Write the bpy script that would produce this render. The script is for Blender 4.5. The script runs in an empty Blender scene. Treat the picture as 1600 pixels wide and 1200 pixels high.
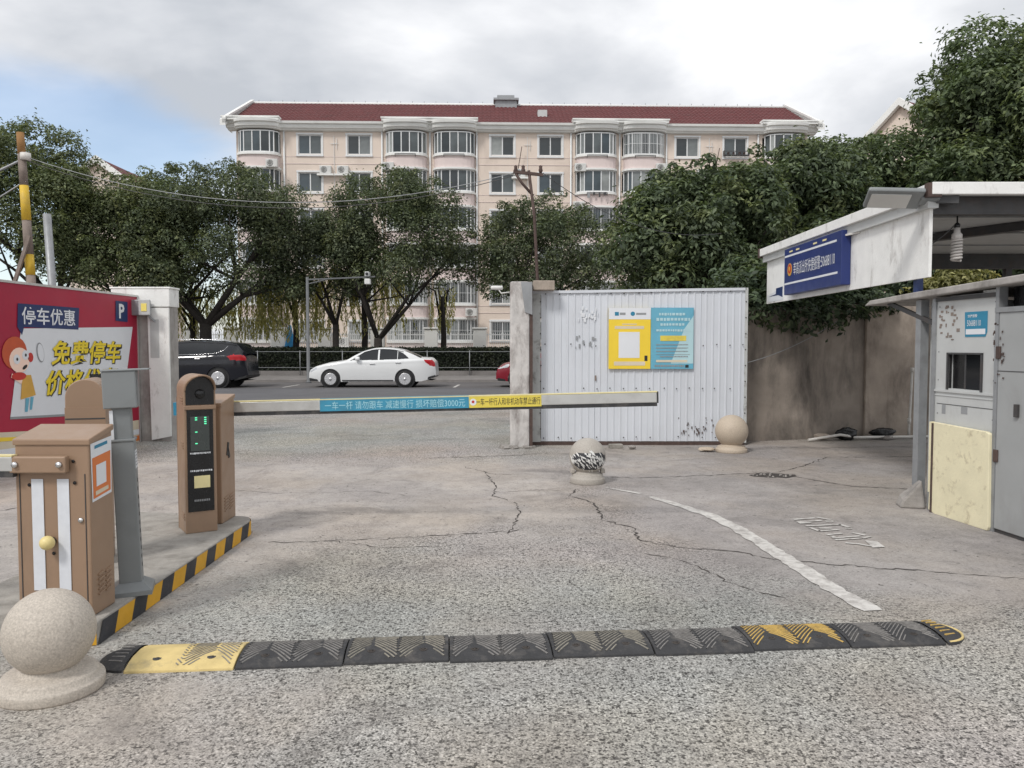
import bpy, math, random
import numpy as np
from mathutils import Vector, Matrix
R = math.radians
scene = bpy.context.scene
col = scene.collection

# ---------------------------------------------------------------- camera
cam = bpy.data.cameras.new('camera'); cam.sensor_width = 36; cam.lens = 36 * 1250 / 1600
cam.clip_end = 3000; cam.clip_start = 0.05
camo = bpy.data.objects.new('camera', cam); col.objects.link(camo)
camo.location = (0, 0, 1.5); camo.rotation_euler = (R(90 - 2.7), 0, 0)
scene.camera = camo

# ---------------------------------------------------------------- sky and sun
SUN_EL, SUN_AZ = R(48), R(215)          # azimuth clockwise from +Y: behind the camera, to the left
w = bpy.data.worlds.new('World'); scene.world = w; w.use_nodes = True
nt = w.node_tree; nt.nodes.clear(); N = nt.nodes.new; LK = nt.links.new
def wmath(op, a=None, b=None, c=None):
    n = N('ShaderNodeMath'); n.operation = op
    for i, q in enumerate((a, b, c)):
        if q is None: continue
        if isinstance(q, (int, float)): n.inputs[i].default_value = q
        else: LK(q, n.inputs[i])
    return n.outputs[0]
sky = N('ShaderNodeTexSky'); sky.sky_type = 'NISHITA'; sky.sun_disc = False
sky.sun_elevation = SUN_EL; sky.sun_rotation = SUN_AZ; sky.air_density = 1.0; sky.dust_density = 1.2
bg1 = N('ShaderNodeBackground'); bg1.inputs['Strength'].default_value = 0.15
LK(sky.outputs[0], bg1.inputs['Color'])
tc = N('ShaderNodeTexCoord'); sep = N('ShaderNodeSeparateXYZ'); LK(tc.outputs['Generated'], sep.inputs[0])
zc = wmath('MAXIMUM', wmath('ADD', sep.outputs[2], 0.22), 0.05)
cx_ = wmath('DIVIDE', sep.outputs[0], zc); cy_ = wmath('DIVIDE', sep.outputs[1], zc)
cmb = N('ShaderNodeCombineXYZ'); LK(cx_, cmb.inputs[0]); LK(cy_, cmb.inputs[1])
def noise(vec, scale, detail, rough=.55, dist=0.0, off=(0, 0, 0)):
    mp = N('ShaderNodeMapping'); mp.inputs['Location'].default_value = off; LK(vec, mp.inputs[0])
    n = N('ShaderNodeTexNoise'); n.inputs['Scale'].default_value = scale; n.inputs['Detail'].default_value = detail
    n.inputs['Roughness'].default_value = rough; n.inputs['Distortion'].default_value = dist
    LK(mp.outputs[0], n.inputs['Vector']); return n.outputs[0]
n1 = noise(cmb.outputs[0], 1.0, 7, .52, .25, (3.1, 1.7, 0))
n2 = noise(cmb.outputs[0], 2.1, 6, .5, .2, (7.3, 4.2, 1))
shade = N('ShaderNodeValToRGB'); LK(wmath('ADD', wmath('MULTIPLY', n1, .6), wmath('MULTIPLY', n2, .4)), shade.inputs[0])
e = shade.color_ramp.elements
e[0].position = .37; e[0].color = (.43, .455, .495, 1)
e[1].position = .58; e[1].color = (.86, .865, .88, 1)
m_ = shade.color_ramp.elements.new(.47); m_.color = (.60, .615, .645, 1)
bg2 = N('ShaderNodeBackground'); bg2.inputs['Strength'].default_value = 1.0; LK(shade.outputs[0], bg2.inputs['Color'])
# a gap in the cloud deck low in the left of the view, edges broken up by noise
gd = Vector((-.66, 1., .25)).normalized()
dot = N('ShaderNodeVectorMath'); dot.operation = 'DOT_PRODUCT'; LK(tc.outputs['Generated'], dot.inputs[0]); dot.inputs[1].default_value = gd
n3 = noise(cmb.outputs[0], 1.7, 6, .55, .3, (0.4, 9.1, 2))
gv = wmath('ADD', dot.outputs['Value'], wmath('MULTIPLY', wmath('SUBTRACT', n3, .5), .11))
gv = wmath('SUBTRACT', gv, wmath('MULTIPLY', wmath('MAXIMUM', wmath('SUBTRACT', sep.outputs[2], .235), 0.), 1.1))
mr = N('ShaderNodeMapRange'); mr.interpolation_type = 'SMOOTHSTEP'; LK(gv, mr.inputs[0])
mr.inputs[1].default_value = .935; mr.inputs[2].default_value = .985; mr.inputs[3].default_value = 1.0; mr.inputs[4].default_value = .3
mixw = N('ShaderNodeMixShader'); LK(mr.outputs[0], mixw.inputs[0]); LK(bg1.outputs[0], mixw.inputs[1]); LK(bg2.outputs[0], mixw.inputs[2])
wo = N('ShaderNodeOutputWorld'); LK(mixw.outputs[0], wo.inputs[0])

sl = bpy.data.lights.new('sun', 'SUN'); sl.energy = 1.5; sl.angle = R(12); sl.color = (1, .965, .92)
so = bpy.data.objects.new('sun', sl); col.objects.link(so)
sd = Vector((math.sin(SUN_AZ) * math.cos(SUN_EL), math.cos(SUN_AZ) * math.cos(SUN_EL), math.sin(SUN_EL)))
so.rotation_euler = sd.to_track_quat('Z', 'Y').to_euler(); so.location = sd * 50
scene.view_settings.view_transform = 'Standard'; scene.view_settings.look = 'None'
scene.view_settings.exposure = 0.4; scene.view_settings.gamma = 1.0

# ---------------------------------------------------------------- materials
def srgb(r, g, b):
    f = lambda c: ((c / 255 + .055) / 1.055) ** 2.4 if c > 10 else c / 255 / 12.92
    return (f(r), f(g), f(b))
class NT:
    def __init__(s, name):
        s.m = bpy.data.materials.new(name); s.m.use_nodes = True; s.t = s.m.node_tree
        s.b = s.t.nodes['Principled BSDF']; s.tc = s.n('ShaderNodeTexCoord')
    def n(s, t): return s.t.nodes.new(t)
    def l(s, a, b): s.t.links.new(a, b)
    def noise(s, scale, detail=4, rough=.55, stretch=None, dist=0, coord='Object', off=0):
        mp = s.n('ShaderNodeMapping'); s.l(s.tc.outputs[coord], mp.inputs[0])
        if stretch: mp.inputs['Scale'].default_value = stretch
        mp.inputs['Location'].default_value = (off, off * .7, off * 1.3)
        n = s.n('ShaderNodeTexNoise'); n.inputs['Scale'].default_value = scale; n.inputs['Detail'].default_value = detail
        n.inputs['Roughness'].default_value = rough; n.inputs['Distortion'].default_value = dist
        s.l(mp.outputs[0], n.inputs['Vector']); return n.outputs[0]
    def ramp(s, v, stops):
        r = s.n('ShaderNodeValToRGB'); s.l(v, r.inputs[0]); el = r.color_ramp.elements
        while len(el) < len(stops): el.new(.5)
        for e_, (p, c) in zip(el, stops):
            e_.position = p; e_.color = (c, c, c, 1) if isinstance(c, (int, float)) else (*c[:3], 1)
        return r.outputs[0]
    def mix(s, f, a, b, mode='MIX'):
        n = s.n('ShaderNodeMix'); n.data_type = 'RGBA'; n.blend_type = mode
        for i, q in ((0, f), (6, a), (7, b)):
            if isinstance(q, (int, float)): n.inputs[i].default_value = q if i == 0 else (q, q, q, 1)
            elif isinstance(q, tuple): n.inputs[i].default_value = (*q[:3], 1)
            else: s.l(q, n.inputs[i])
        return n.outputs[2]
    def math(s, op, a, b=0.0):
        n = s.n('ShaderNodeMath'); n.operation = op
        for i, q in enumerate((a, b)):
            if isinstance(q, (int, float)): n.inputs[i].default_value = q
            else: s.l(q, n.inputs[i])
        return n.outputs[0]
    def bump(s, h, strength, dist=.01):
        n = s.n('ShaderNodeBump'); n.inputs['Strength'].default_value = strength; n.inputs['Distance'].default_value = dist
        s.l(h, n.inputs['Height']); s.l(n.outputs[0], s.b.inputs['Normal'])
    def set(s, k, v):
        if isinstance(v, tuple): s.b.inputs[k].default_value = (*v[:3], 1)
        elif isinstance(v, (int, float)): s.b.inputs[k].default_value = v
        else: s.l(v, s.b.inputs[k])
def mat(name, c, rough=.6, var=.12, vs=4, bump=0., bs=60, metal=0, dirt=0., dcol=(.07, .06, .05), ds=1.6, streak=None, spec=.5, thr=.5, off=0):
    k = NT(name)
    v = k.noise(vs, 5, .6, off=off)
    cc = k.mix(k.ramp(v, [(.3, 0.), (.7, 1.)]), tuple(x * (1 - var) for x in c), tuple(min(1, x * (1 + var)) for x in c))
    if dirt:
        d = k.noise(ds, 8, .68, stretch=streak, dist=.3, off=off + 3)
        f = k.math('MULTIPLY', k.ramp(d, [(thr, 0.), (min(thr + .22, 1), 1.)]), dirt)
        cc = k.mix(f, cc, dcol)
    k.set('Base Color', cc); k.set('Metallic', metal); k.set('Specular IOR Level', spec)
    rv = k.ramp(k.noise(vs * 2.3, 4, off=off), [(.3, max(.02, rough - .08)), (.7, min(1, rough + .08))]); k.set('Roughness', rv)
    if bump: k.bump(k.noise(bs, 6, .65), bump, .01)
    return k.m
def leafmat(name, lo, hi, rough=.55, trans=.0):
    k = NT(name); g = k.n('ShaderNodeNewGeometry')
    r = k.ramp(g.outputs['Random Per Island'], [(0., lo), (.55, tuple((a + b) / 2 for a, b in zip(lo, hi))), (.92, hi), (1., tuple(min(1, q * 1.5) for q in hi))])
    cc = k.mix(k.ramp(k.noise(.7, 3), [(.35, 0.), (.65, 1.)]), r, k.mix(1.0, r, (.74, .84, .70), 'MULTIPLY'))
    cc = k.mix(k.ramp(k.noise(1.1, 4, .6, off=5), [(.52, 0.), (.68, .8)]), cc, k.mix(1.0, r, (1.45, 1.3, .8), 'MULTIPLY'))
    hs = k.n('ShaderNodeHueSaturation'); hs.inputs['Saturation'].default_value = .80; hs.inputs['Value'].default_value = .93; k.l(cc, hs.inputs['Color']); cc = hs.outputs[0]
    k.set('Base Color', cc); k.set('Roughness', rough); k.set('Specular IOR Level', .25)
    tr = k.n('ShaderNodeBsdfTranslucent'); k.l(k.mix(1., cc, (1.25, 1.3, .8), 'MULTIPLY'), tr.inputs['Color'])
    mx = k.n('ShaderNodeMixShader'); mx.inputs[0].default_value = .33; k.l(k.b.outputs[0], mx.inputs[1]); k.l(tr.outputs[0], mx.inputs[2])
    k.l(mx.outputs[0], k.t.nodes['Material Output'].inputs['Surface'])
    return k.m
def glass(name, c, rough=.06):
    k = NT(name); k.set('Base Color', k.mix(k.ramp(k.noise(.8, 3), [(.35, 0.), (.65, 1.)]), c, tuple(q * .55 for q in c)))
    k.set('Roughness', rough); k.set('Specular IOR Level', .6); return k.m

MT = {}
MT['white_paint'] = mat('white_paint', (.74, .74, .72), .5, .05, 3, dirt=.35, dcol=(.3, .27, .24), ds=2, thr=.52)
MT['white_peel'] = mat('white_peeling_paint', (.80, .80, .78), .7, .06, 5, .3, 40, dirt=.8, dcol=(.26, .23, .21), ds=5, thr=.55, streak=(1, 1, .45))
MT['conc_old'] = mat('old_concrete', (.36, .34, .32), .9, .18, 5, .5, 50, dirt=.7, dcol=(.08, .065, .055), ds=2.4, thr=.5, streak=(1, 1, .35))
MT['conc_pillar'] = mat('flaking_pillar_concrete', (.56, .54, .52), .9, .15, 6, .5, 45, dirt=.9, dcol=(.12, .09, .08), ds=4.2, thr=.47, streak=(1, 1, .4))
MT['conc_kerb'] = mat('island_concrete', (.33, .31, .28), .92, .2, 7, .6, 70, dirt=.6, dcol=(.1, .09, .07), ds=5, thr=.5)
MT['granite'] = mat('speckled_granite', (.48, .43, .37), .62, .24, 110, .35, 160, dirt=.55, dcol=(.2, .165, .135), ds=22, thr=.56)
MT['granite2'] = mat('grey_granite', (.40, .37, .33), .65, .16, 90, .25, 160, dirt=.35, dcol=(.18, .15, .13), ds=4, thr=.52)
MT['granite3'] = mat('tan_granite', (.50, .42, .33), .6, .14, 90, .25, 160, dirt=.3, dcol=(.24, .17, .13), ds=5, thr=.56)
MT['brown_metal'] = mat('bronze_powder_coat', srgb(150, 124, 102), .40, .06, 3, .05, 150, dirt=.35, dcol=(.17, .125, .095), ds=5, thr=.54, streak=(1, 1, .4))
MT['grey_metal'] = mat('grey_powder_coat', srgb(128, 132, 133), .42, .06, 3, .04, 120, dirt=.25, dcol=(.08, .08, .08), ds=3)
MT['light_grey'] = mat('light_grey_paint', srgb(188, 190, 189), .5, .05, 3, dirt=.35, dcol=(.22, .20, .18), ds=2.2, thr=.53, streak=(1, 1, .5))
MT['booth_door'] = mat('booth_door_paint', srgb(158, 160, 160), .5, .05, 3, dirt=.4, dcol=(.2, .19, .18), ds=2, thr=.52, streak=(1, 1, .5))
MT['alu'] = mat('aluminium', (.62, .62, .60), .38, .05, 6, metal=.6, dirt=.25, dcol=(.25, .23, .2), ds=6)
MT['dark_metal'] = mat('dark_steel', (.05, .05, .052), .5, .2, 8, dirt=.3, dcol=(.09, .05, .03), ds=6)
MT['rust'] = mat('rusted_steel', (.085, .055, .047), .8, .3, 12, .3, 60, dirt=.6, dcol=(.05, .035, .03), ds=6)
MT['galv'] = mat('galvanised_steel', (.30, .31, .32), .5, .1, 8, metal=.3, dirt=.3, dcol=(.12, .11, .1), ds=5)
MT['pole_grey'] = mat('dark_grey_pole_paint', (.13, .135, .14), .5, .1, 8, dirt=.3, dcol=(.08, .08, .08), ds=5)
MT['black'] = mat('black_plastic', (.012, .012, .013), .25, .1, 5)
MT['black_matte'] = mat('black_rubber', (.035, .035, .037), .75, .2, 12, .3, 120, dirt=.55, dcol=(.16, .145, .13), ds=9, thr=.5)
MT['rubber_groove'] = mat('dusty_rubber_groove', (.21, .20, .19), .9, .3, 30, dirt=.6, dcol=(.06, .06, .06), ds=16, thr=.5)
MT['bump_yellow'] = mat('worn_yellow_rubber', srgb(208, 186, 128), .8, .12, 9, .3, 90, dirt=.7, dcol=(.20, .18, .14), ds=8, thr=.52)
MT['bump_worn'] = mat('half_worn_yellow_rubber', srgb(170, 150, 96), .8, .2, 14, .3, 90, dirt=.9, dcol=(.10, .095, .085), ds=14, thr=.46)
MT['bump_ridge'] = mat('ridge_worn_pale', srgb(140, 135, 124), .85, .25, 25, dirt=.7, dcol=(.06, .06, .06), ds=18, thr=.5)
MT['bump_ridge_y'] = mat('ridge_worn_yellow', srgb(196, 164, 92), .85, .2, 25, dirt=.7, dcol=(.07, .065, .06), ds=16, thr=.54)
MT['kerb_yellow'] = mat('kerb_yellow_paint', srgb(212, 160, 40), .6, .1, 6, .15, 60, dirt=.5, dcol=(.2, .15, .08), ds=12, thr=.6)
MT['kerb_black'] = mat('kerb_black_paint', (.035, .036, .042), .6, .2, 6, .15, 60, dirt=.4, dcol=(.15, .13, .11), ds=12, thr=.58)
MT['knob_yellow'] = mat('cream_plastic', srgb(220, 202, 140), .45, .05, 10)
MT['tape'] = mat('reflective_white_tape', (.66, .68, .72), .4, .05, 20)
MT['red_print'] = mat('crimson_print', srgb(166, 26, 58), .4, .10, .9, dirt=.3, dcol=(.18, .02, .05), ds=.7, thr=.45)
MT['dred_print'] = mat('dark_red_print', srgb(128, 28, 40), .4, .1, 2)
MT['navy'] = mat('navy_print', srgb(26, 48, 96), .4, .06, 3)
MT['navy_sign'] = mat('navy_sign_vinyl', srgb(34, 50, 108), .4, .1, 3, dirt=.3, dcol=(.02, .03, .1), ds=2)
MT['print_white'] = mat('white_print', (.72, .74, .77), .4, .03, 3)
MT['print_cream'] = mat('cream_print', (.66, .58, .44), .45, .06, 3)
MT['print_orange'] = mat('orange_print', srgb(214, 120, 60), .45, .05, 6)
MT['print_yellow'] = mat('yellow_print', srgb(232, 206, 40), .4, .05, 3)
MT['print_sun'] = mat('warm_yellow_print', srgb(238, 206, 60), .4, .08, 1.6)
MT['print_black'] = mat('black_print', (.02, .02, .02), .5, .1, 3)
MT['print_skin'] = mat('skin_print', srgb(246, 214, 196), .45, .02, 3)
MT['print_hair'] = mat('auburn_print', srgb(190, 84, 48), .45, .08, 8)
MT['print_blue'] = mat('sky_blue_print', srgb(104, 172, 196), .4, .12, 2.2)
MT['print_pale'] = mat('pale_blue_print', srgb(178, 210, 216), .4, .06, 3)
MT['teal'] = mat('teal_print', srgb(44, 128, 160), .45, .08, 5)
MT['boom_blue'] = mat('boom_blue_film', srgb(60, 142, 172), .5, .12, 7, dirt=.5, dcol=(.1, .16, .18), ds=7, thr=.5)
MT['boom_yellow'] = mat('boom_yellow_film', srgb(222, 202, 84), .5, .08, 7, dirt=.4, dcol=(.3, .26, .1), ds=7)
MT['boom_pale'] = mat('boom_pale_text', srgb(160, 206, 216), .5, .1, 7)
MT['boom_top'] = mat('boom_yellowed_strip', srgb(226, 214, 160), .5, .06, 7, dirt=.3, dcol=(.3, .26, .16), ds=6)
MT['emblem_red'] = mat('emblem_red', srgb(190, 50, 44), .4, .05, 6)
MT['gold'] = mat('emblem_gold', srgb(206, 160, 70), .4, .08, 6)
MT['sheet_white'] = mat('white_sheet_steel', srgb(208, 212, 218), .45, .04, 1.2, dirt=.3, dcol=(.42, .42, .42), ds=2.4, thr=.54, streak=(1, 1, .18))
MT['sheet_edge'] = mat('sheet_edge_dirty', srgb(190, 192, 190), .55, .08, 6, dirt=.8, dcol=(.07, .045, .035), ds=7, thr=.54)
MT['wall_dirty'] = mat('dirty_boundary_wall', srgb(150, 140, 130), .92, .25, 1.6, .5, 30, dirt=.85, dcol=(.055, .050, .045), ds=1.5, thr=.46, streak=(1, 1, .4))
MT['wall_pale'] = mat('paler_boundary_wall', srgb(166, 154, 142), .92, .2, 2.5, .4, 30, dirt=.6, dcol=(.09, .07, .06), ds=2.4, thr=.5, streak=(1, 1, .4))
MT['yellow_foam'] = mat('yellowed_foam_board', srgb(226, 218, 186), .8, .07, 5, .25, 40, dirt=.8, dcol=(.26, .19, .11), ds=9, thr=.55)
MT['pvc'] = mat('white_pvc', (.66, .64, .60), .5, .06, 6, dirt=.4, dcol=(.25, .2, .17), ds=8)
MT['bag'] = mat('black_plastic_bag', (.012, .012, .013), .3, .2, 10, .6, 25)
MT['wood'] = mat('weathered_timber', srgb(132, 120, 112), .9, .2, 6, .3, 40, dirt=.5, dcol=(.1, .08, .07), ds=5, streak=(1, 1, .2))
MT['ochre'] = mat('ochre_bark_timber', srgb(150, 112, 70), .9, .2, 6, .3, 40)
MT['yellow_tape'] = mat('yellow_pole_paint', srgb(214, 178, 56), .6, .1, 5, dirt=.4, dcol=(.25, .2, .1), ds=6)
MT['bark'] = mat('dark_bark', (.032, .027, .023), .95, .3, 9, .6, 30)
MT['peach'] = mat('peach_render', srgb(220, 205, 192), .85, .05, .35, dirt=.4, dcol=(.40, .33, .28), ds=.5, thr=.5, streak=(1, 1, .3))
MT['pink'] = mat('pink_render', srgb(214, 199, 195), .85, .05, .5, dirt=.4, dcol=(.40, .32, .3), ds=.7, thr=.5, streak=(1, 1, .3))
MT['trim'] = mat('white_moulding', srgb(228, 228, 225), .75, .05, .6, dirt=.2, dcol=(.36, .34, .32), ds=.8, thr=.52, streak=(1, 1, .5))
MT['upvc'] = mat('white_window_frame', (.72, .73, .73), .45, .04, 3)
MT['glass_a'] = glass('dark_window_glass', (.035, .045, .05))
MT['glass_b'] = glass('grey_window_glass', (.10, .12, .125))
MT['glass_c'] = glass('curtained_window_glass', (.34, .36, .35), .12)
MT['glass_e'] = glass('blue_grey_window_glass', (.06, .085, .10))
MT['glass_d'] = glass('half_curtained_glass', (.20, .22, .22), .1)
MT['roof'] = mat('red_roof_tiles', srgb(96, 50, 50), .85, .16, 2.2, .2, 12, dirt=.4, dcol=(.07, .035, .033), ds=1.2, thr=.5)
MT['ac'] = mat('air_conditioner_casing', (.62, .62, .60), .5, .05, 3, dirt=.3, dcol=(.3, .27, .23), ds=2)
MT['asphalt'] = mat('road_asphalt', (.105, .104, .110), .85, .12, .5, .5, 120, dirt=.3, dcol=(.14, .13, .13), ds=.8)
MT['parking'] = mat('parking_strip_asphalt', (.115, .108, .108), .9, .15, .6, .4, 90, dirt=.3, dcol=(.17, .16, .15), ds=.9)
MT['pave'] = mat('pavement_blocks', (.22, .205, .195), .9, .15, 1.5, .3, 60, dirt=.4, dcol=(.1, .09, .085), ds=1.5)
MT['soil'] = mat('bare_soil', (.14, .12, .095), .95, .25, .8, .4, 30)
MT['line_paint'] = mat('worn_white_line', (.58, .56, .53), .85, .1, 8, dirt=.95, dcol=(.31, .288, .27), ds=12, thr=.44)
MT['crack'] = mat('crack_dark', (.055, .047, .042), .98, .3, 9)  # even dark tone for the cracks and the broken patch
MT['rubble'] = mat('broken_concrete', (.30, .28, .26), .95, .2, 9, .6, 40, dirt=.5, dcol=(.1, .09, .08), ds=6)
MT['car_white'] = mat('white_car_paint', (.74, .75, .75), .14, .02, 2, spec=.6)
MT['car_black'] = mat('black_car_paint', (.012, .013, .018), .12, .1, 2, spec=.6)
MT['car_red'] = mat('dark_red_car_paint', (.22, .012, .025), .2, .05, 2, spec=.6)
MT['car_glass'] = glass('tinted_car_glass', (.018, .02, .023), .05)
MT['car_trim'] = mat('black_car_trim', (.015, .015, .016), .45, .1, 6)
MT['chrome'] = mat('chrome', (.72, .72, .73), .18, .03, 6, metal=.9)
MT['tail_red'] = mat('tail_lamp_red', (.42, .012, .018), .15, .1, 6)
MT['headlamp'] = mat('headlamp_clear', (.5, .52, .54), .12, .2, 14)
MT['tyre'] = mat('tyre_rubber', (.018, .018, .018), .8, .15, 14)
MT['rim'] = mat('alloy_rim', (.62, .62, .63), .3, .05, 6, metal=.6)
MT['leaf_mid'] = leafmat('camphor_leaves', (0.050, 0.069, 0.039), (0.198, 0.236, 0.126))
MT['leaf_left'] = leafmat('camphor_leaves_brighter', (0.065, 0.086, 0.039), (0.241, 0.279, 0.121))
MT['leaf_right'] = leafmat('loquat_leaves', (0.045, 0.069, 0.039), (0.193, 0.246, 0.126), .5)
MT['leaf_big'] = leafmat('broad_tree_leaves', (0.054, 0.080, 0.040), (0.222, 0.285, 0.133), .5)
MT['leaf_dark'] = leafmat('dark_shrub_leaves', (0.030, 0.051, 0.030), (0.121, 0.170, 0.091), .45)  # deeper green leaf colour of the shrubs at the wall
MT['leaf_hedge'] = leafmat('clipped_hedge_leaves', (.012, .018, .011), (.042, .055, .030), .5)
MT['leaf_willow'] = leafmat('yellow_willow_leaves', (.34, .31, .07), (.62, .55, .17), .6)
MT['leaf_yellow'] = leafmat('yellow_shrub_leaves', (.16, .15, .035), (.40, .36, .12), .5)
MT['hedge_and_room_dark'] = mat('hedge_twigs_room_dark', (.012, .013, .010), .95, .3, 6)  # hedge interior, and the painted dark of the rooms in the flats
MT['cloth_blue'] = mat('blue_cloth', srgb(52, 136, 190), .8, .1, 3)
k = NT('green_led'); k.set('Base Color', (.1, .8, .4)); k.set('Emission Color', (.15, 1., .5)); k.set('Emission Strength', .5)
k.set('Roughness', k.ramp(k.noise(20), [(.3, .4), (.7, .6)])); MT['led'] = k.m
k = NT('yellow_lamp_chip'); k.set('Base Color', (.9, .75, .2)); k.set('Roughness', k.ramp(k.noise(20), [(.3, .3), (.7, .5)])); MT['led_chip'] = k.m  # yellow chip of the floodlight, without emission
MT['screen'] = mat('display_glass', (.055, .065, .062), .3, .08, 4)
MT['lamp_lens'] = mat('frosted_lamp_lens', (.62, .62, .60), .35, .04, 4)
MT['cfl'] = mat('compact_lamp_glass', (.60, .57, .54), .4, .06, 8, dirt=.3, dcol=(.35, .28, .26), ds=9)
MT['skirt'] = mat('dark_grey_stripe', (.28, .29, .30), .6, .06, 5)

# ---------------------------------------------------------------- mesh helpers
class MB:
    def __init__(s): s.v = []; s.f = []; s.s = []
    def add(s, vs, fs, sm=False):
        o = len(s.v); s.v += [tuple(q) for q in vs]
        for f in fs: s.f.append(tuple(i + o for i in f)); s.s.append(sm)
        return s
    def bx(s, x0, x1, y0, y1, z0, z1):
        v = [(x0, y0, z0), (x1, y0, z0), (x1, y1, z0), (x0, y1, z0), (x0, y0, z1), (x1, y0, z1), (x1, y1, z1), (x0, y1, z1)]
        return s.add(v, [(0, 3, 2, 1), (4, 5, 6, 7), (0, 1, 5, 4), (1, 2, 6, 5), (2, 3, 7, 6), (3, 0, 4, 7)])
    def obox(s, c, sx, sy, sz, rot):
        m = Matrix.Translation(c) @ rot.to_4x4(); h = []
        for z in (-.5, .5):
            for x, y in ((-.5, -.5), (.5, -.5), (.5, .5), (-.5, .5)): h.append(m @ Vector((x * sx, y * sy, z * sz)))
        return s.add(h, [(0, 3, 2, 1), (4, 5, 6, 7), (0, 1, 5, 4), (1, 2, 6, 5), (2, 3, 7, 6), (3, 0, 4, 7)])
    def bar(s, a, b, wd, ht):
        a = Vector(a); b = Vector(b); d = b - a
        q = d.to_track_quat('X', 'Z').to_matrix()
        return s.obox((a + b) / 2, d.length, wd, ht, q)
    def tube(s, pts, rad, n=8, cap=True, sm=True):
        pts = [Vector(p) for p in pts]; rad = [rad] * len(pts) if isinstance(rad, (int, float)) else rad
        vs = []; up = Vector((.13, .31, .94)).normalized()
        for i, p in enumerate(pts):
            t = (pts[min(i + 1, len(pts) - 1)] - pts[max(i - 1, 0)]).normalized()
            a = t.cross(up)
            if a.length < .05: a = t.cross(Vector((1, 0, 0)))
            a.normalize(); b = a.cross(t)
            for j in range(n):
                th = 2 * math.pi * j / n; vs.append(p + (a * math.cos(th) - b * math.sin(th)) * rad[i])
        fs = []
        for i in range(len(pts) - 1):
            for j in range(n): fs.append((i * n + j, i * n + (j + 1) % n, (i + 1) * n + (j + 1) % n, (i + 1) * n + j))
        s.add(vs, fs, sm)
        if cap:
            o = len(s.v) - len(vs)
            s.f.append(tuple(o + j for j in reversed(range(n)))); s.s.append(False)
            s.f.append(tuple(o + (len(pts) - 1) * n + j for j in range(n))); s.s.append(False)
        return s
    def lathe(s, prof, n=32, c=(0, 0, 0), axis='z', sm=True):
        vs = []
        for r, z in prof:
            for j in range(n):
                th = 2 * math.pi * j / n; x, y = r * math.cos(th), r * math.sin(th)
                if axis == 'z': q = (x, y, z)
                elif axis == 'y': q = (x, z, -y)
                else: q = (z, x, y)
                vs.append((q[0] + c[0], q[1] + c[1], q[2] + c[2]))
        fs = []
        for i in range(len(prof) - 1):
            for j in range(n): fs.append((i * n + j, i * n + (j + 1) % n, (i + 1) * n + (j + 1) % n, (i + 1) * n + j))
        s.add(vs, fs, sm); o = len(s.v) - len(vs)
        if prof[0][0] > 1e-6: s.f.append(tuple(o + j for j in reversed(range(n)))); s.s.append(False)
        if prof[-1][0] > 1e-6: s.f.append(tuple(o + (len(prof) - 1) * n + j for j in range(n))); s.s.append(False)
        return s
    def prism(s, poly, y0, y1, sm=False):      # poly of (x, z), counter-clockwise seen from -y
        n = len(poly); vs = [(x, y0, z) for x, z in poly] + [(x, y1, z) for x, z in poly]
        fs = [tuple(range(n)), tuple(reversed(range(n, 2 * n)))]
        s.add(vs, fs); o = len(s.v) - 2 * n
        for i in range(n):
            j = (i + 1) % n; s.f.append((o + i, o + n + i, o + n + j, o + j)); s.s.append(sm)
        return s
    def hprism(s, poly, z0, z1):               # poly of (x, y), counter-clockwise from above
        n = len(poly); vs = [(x, y, z0) for x, y in poly] + [(x, y, z1) for x, y in poly]
        fs = [tuple(reversed(range(n))), tuple(range(n, 2 * n))] + [(i, (i + 1) % n, n + (i + 1) % n, n + i) for i in range(n)]
        return s.add(vs, fs)
    def mesh(s, name, m):
        me = bpy.data.meshes.new(name); me.from_pydata(s.v, [], s.f)
        me.polygons.foreach_set('use_smooth', s.s)
        if m is not None: me.materials.append(MT[m] if isinstance(m, str) else m)
        me.update(); return me
    def build(s, name, m, parent=None, loc=(0, 0, 0), rz=0., bevel=0., seg=2):
        return obj(name, s.mesh(name, m), parent, loc, rz, bevel, seg)
def obj(name, me, parent=None, loc=(0, 0, 0), rz=0., bevel=0., seg=2):
    o = bpy.data.objects.new(name, me); col.objects.link(o); o.location = loc; o.rotation_euler = (0, 0, rz)
    if parent: o.parent = parent
    if bevel:
        b = o.modifiers.new('bevel', 'BEVEL'); b.width = bevel; b.segments = seg; b.limit_method = 'ANGLE'; b.angle_limit = R(35)
    return o
def tag(o, label=None, cat=None, group=None, kind=None):
    for kk, vv in (('label', label), ('category', cat), ('group', group), ('kind', kind)):
        if vv: o[kk] = vv
    return o
def empty(name, loc=(0, 0, 0), rz=0., label=None, cat=None, group=None):
    o = bpy.data.objects.new(name, None); col.objects.link(o); o.location = loc; o.rotation_euler = (0, 0, rz)
    o.empty_display_size = .2; return tag(o, label, cat, group)
def kids(o): return [c for c in bpy.data.objects if c.parent == o]
def copy_tree(o, parent=None):
    c = o.copy(); col.objects.link(c)
    if parent: c.parent = parent
    for ch in kids(o): copy_tree(ch, c)
    return c
_tx = {}
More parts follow.
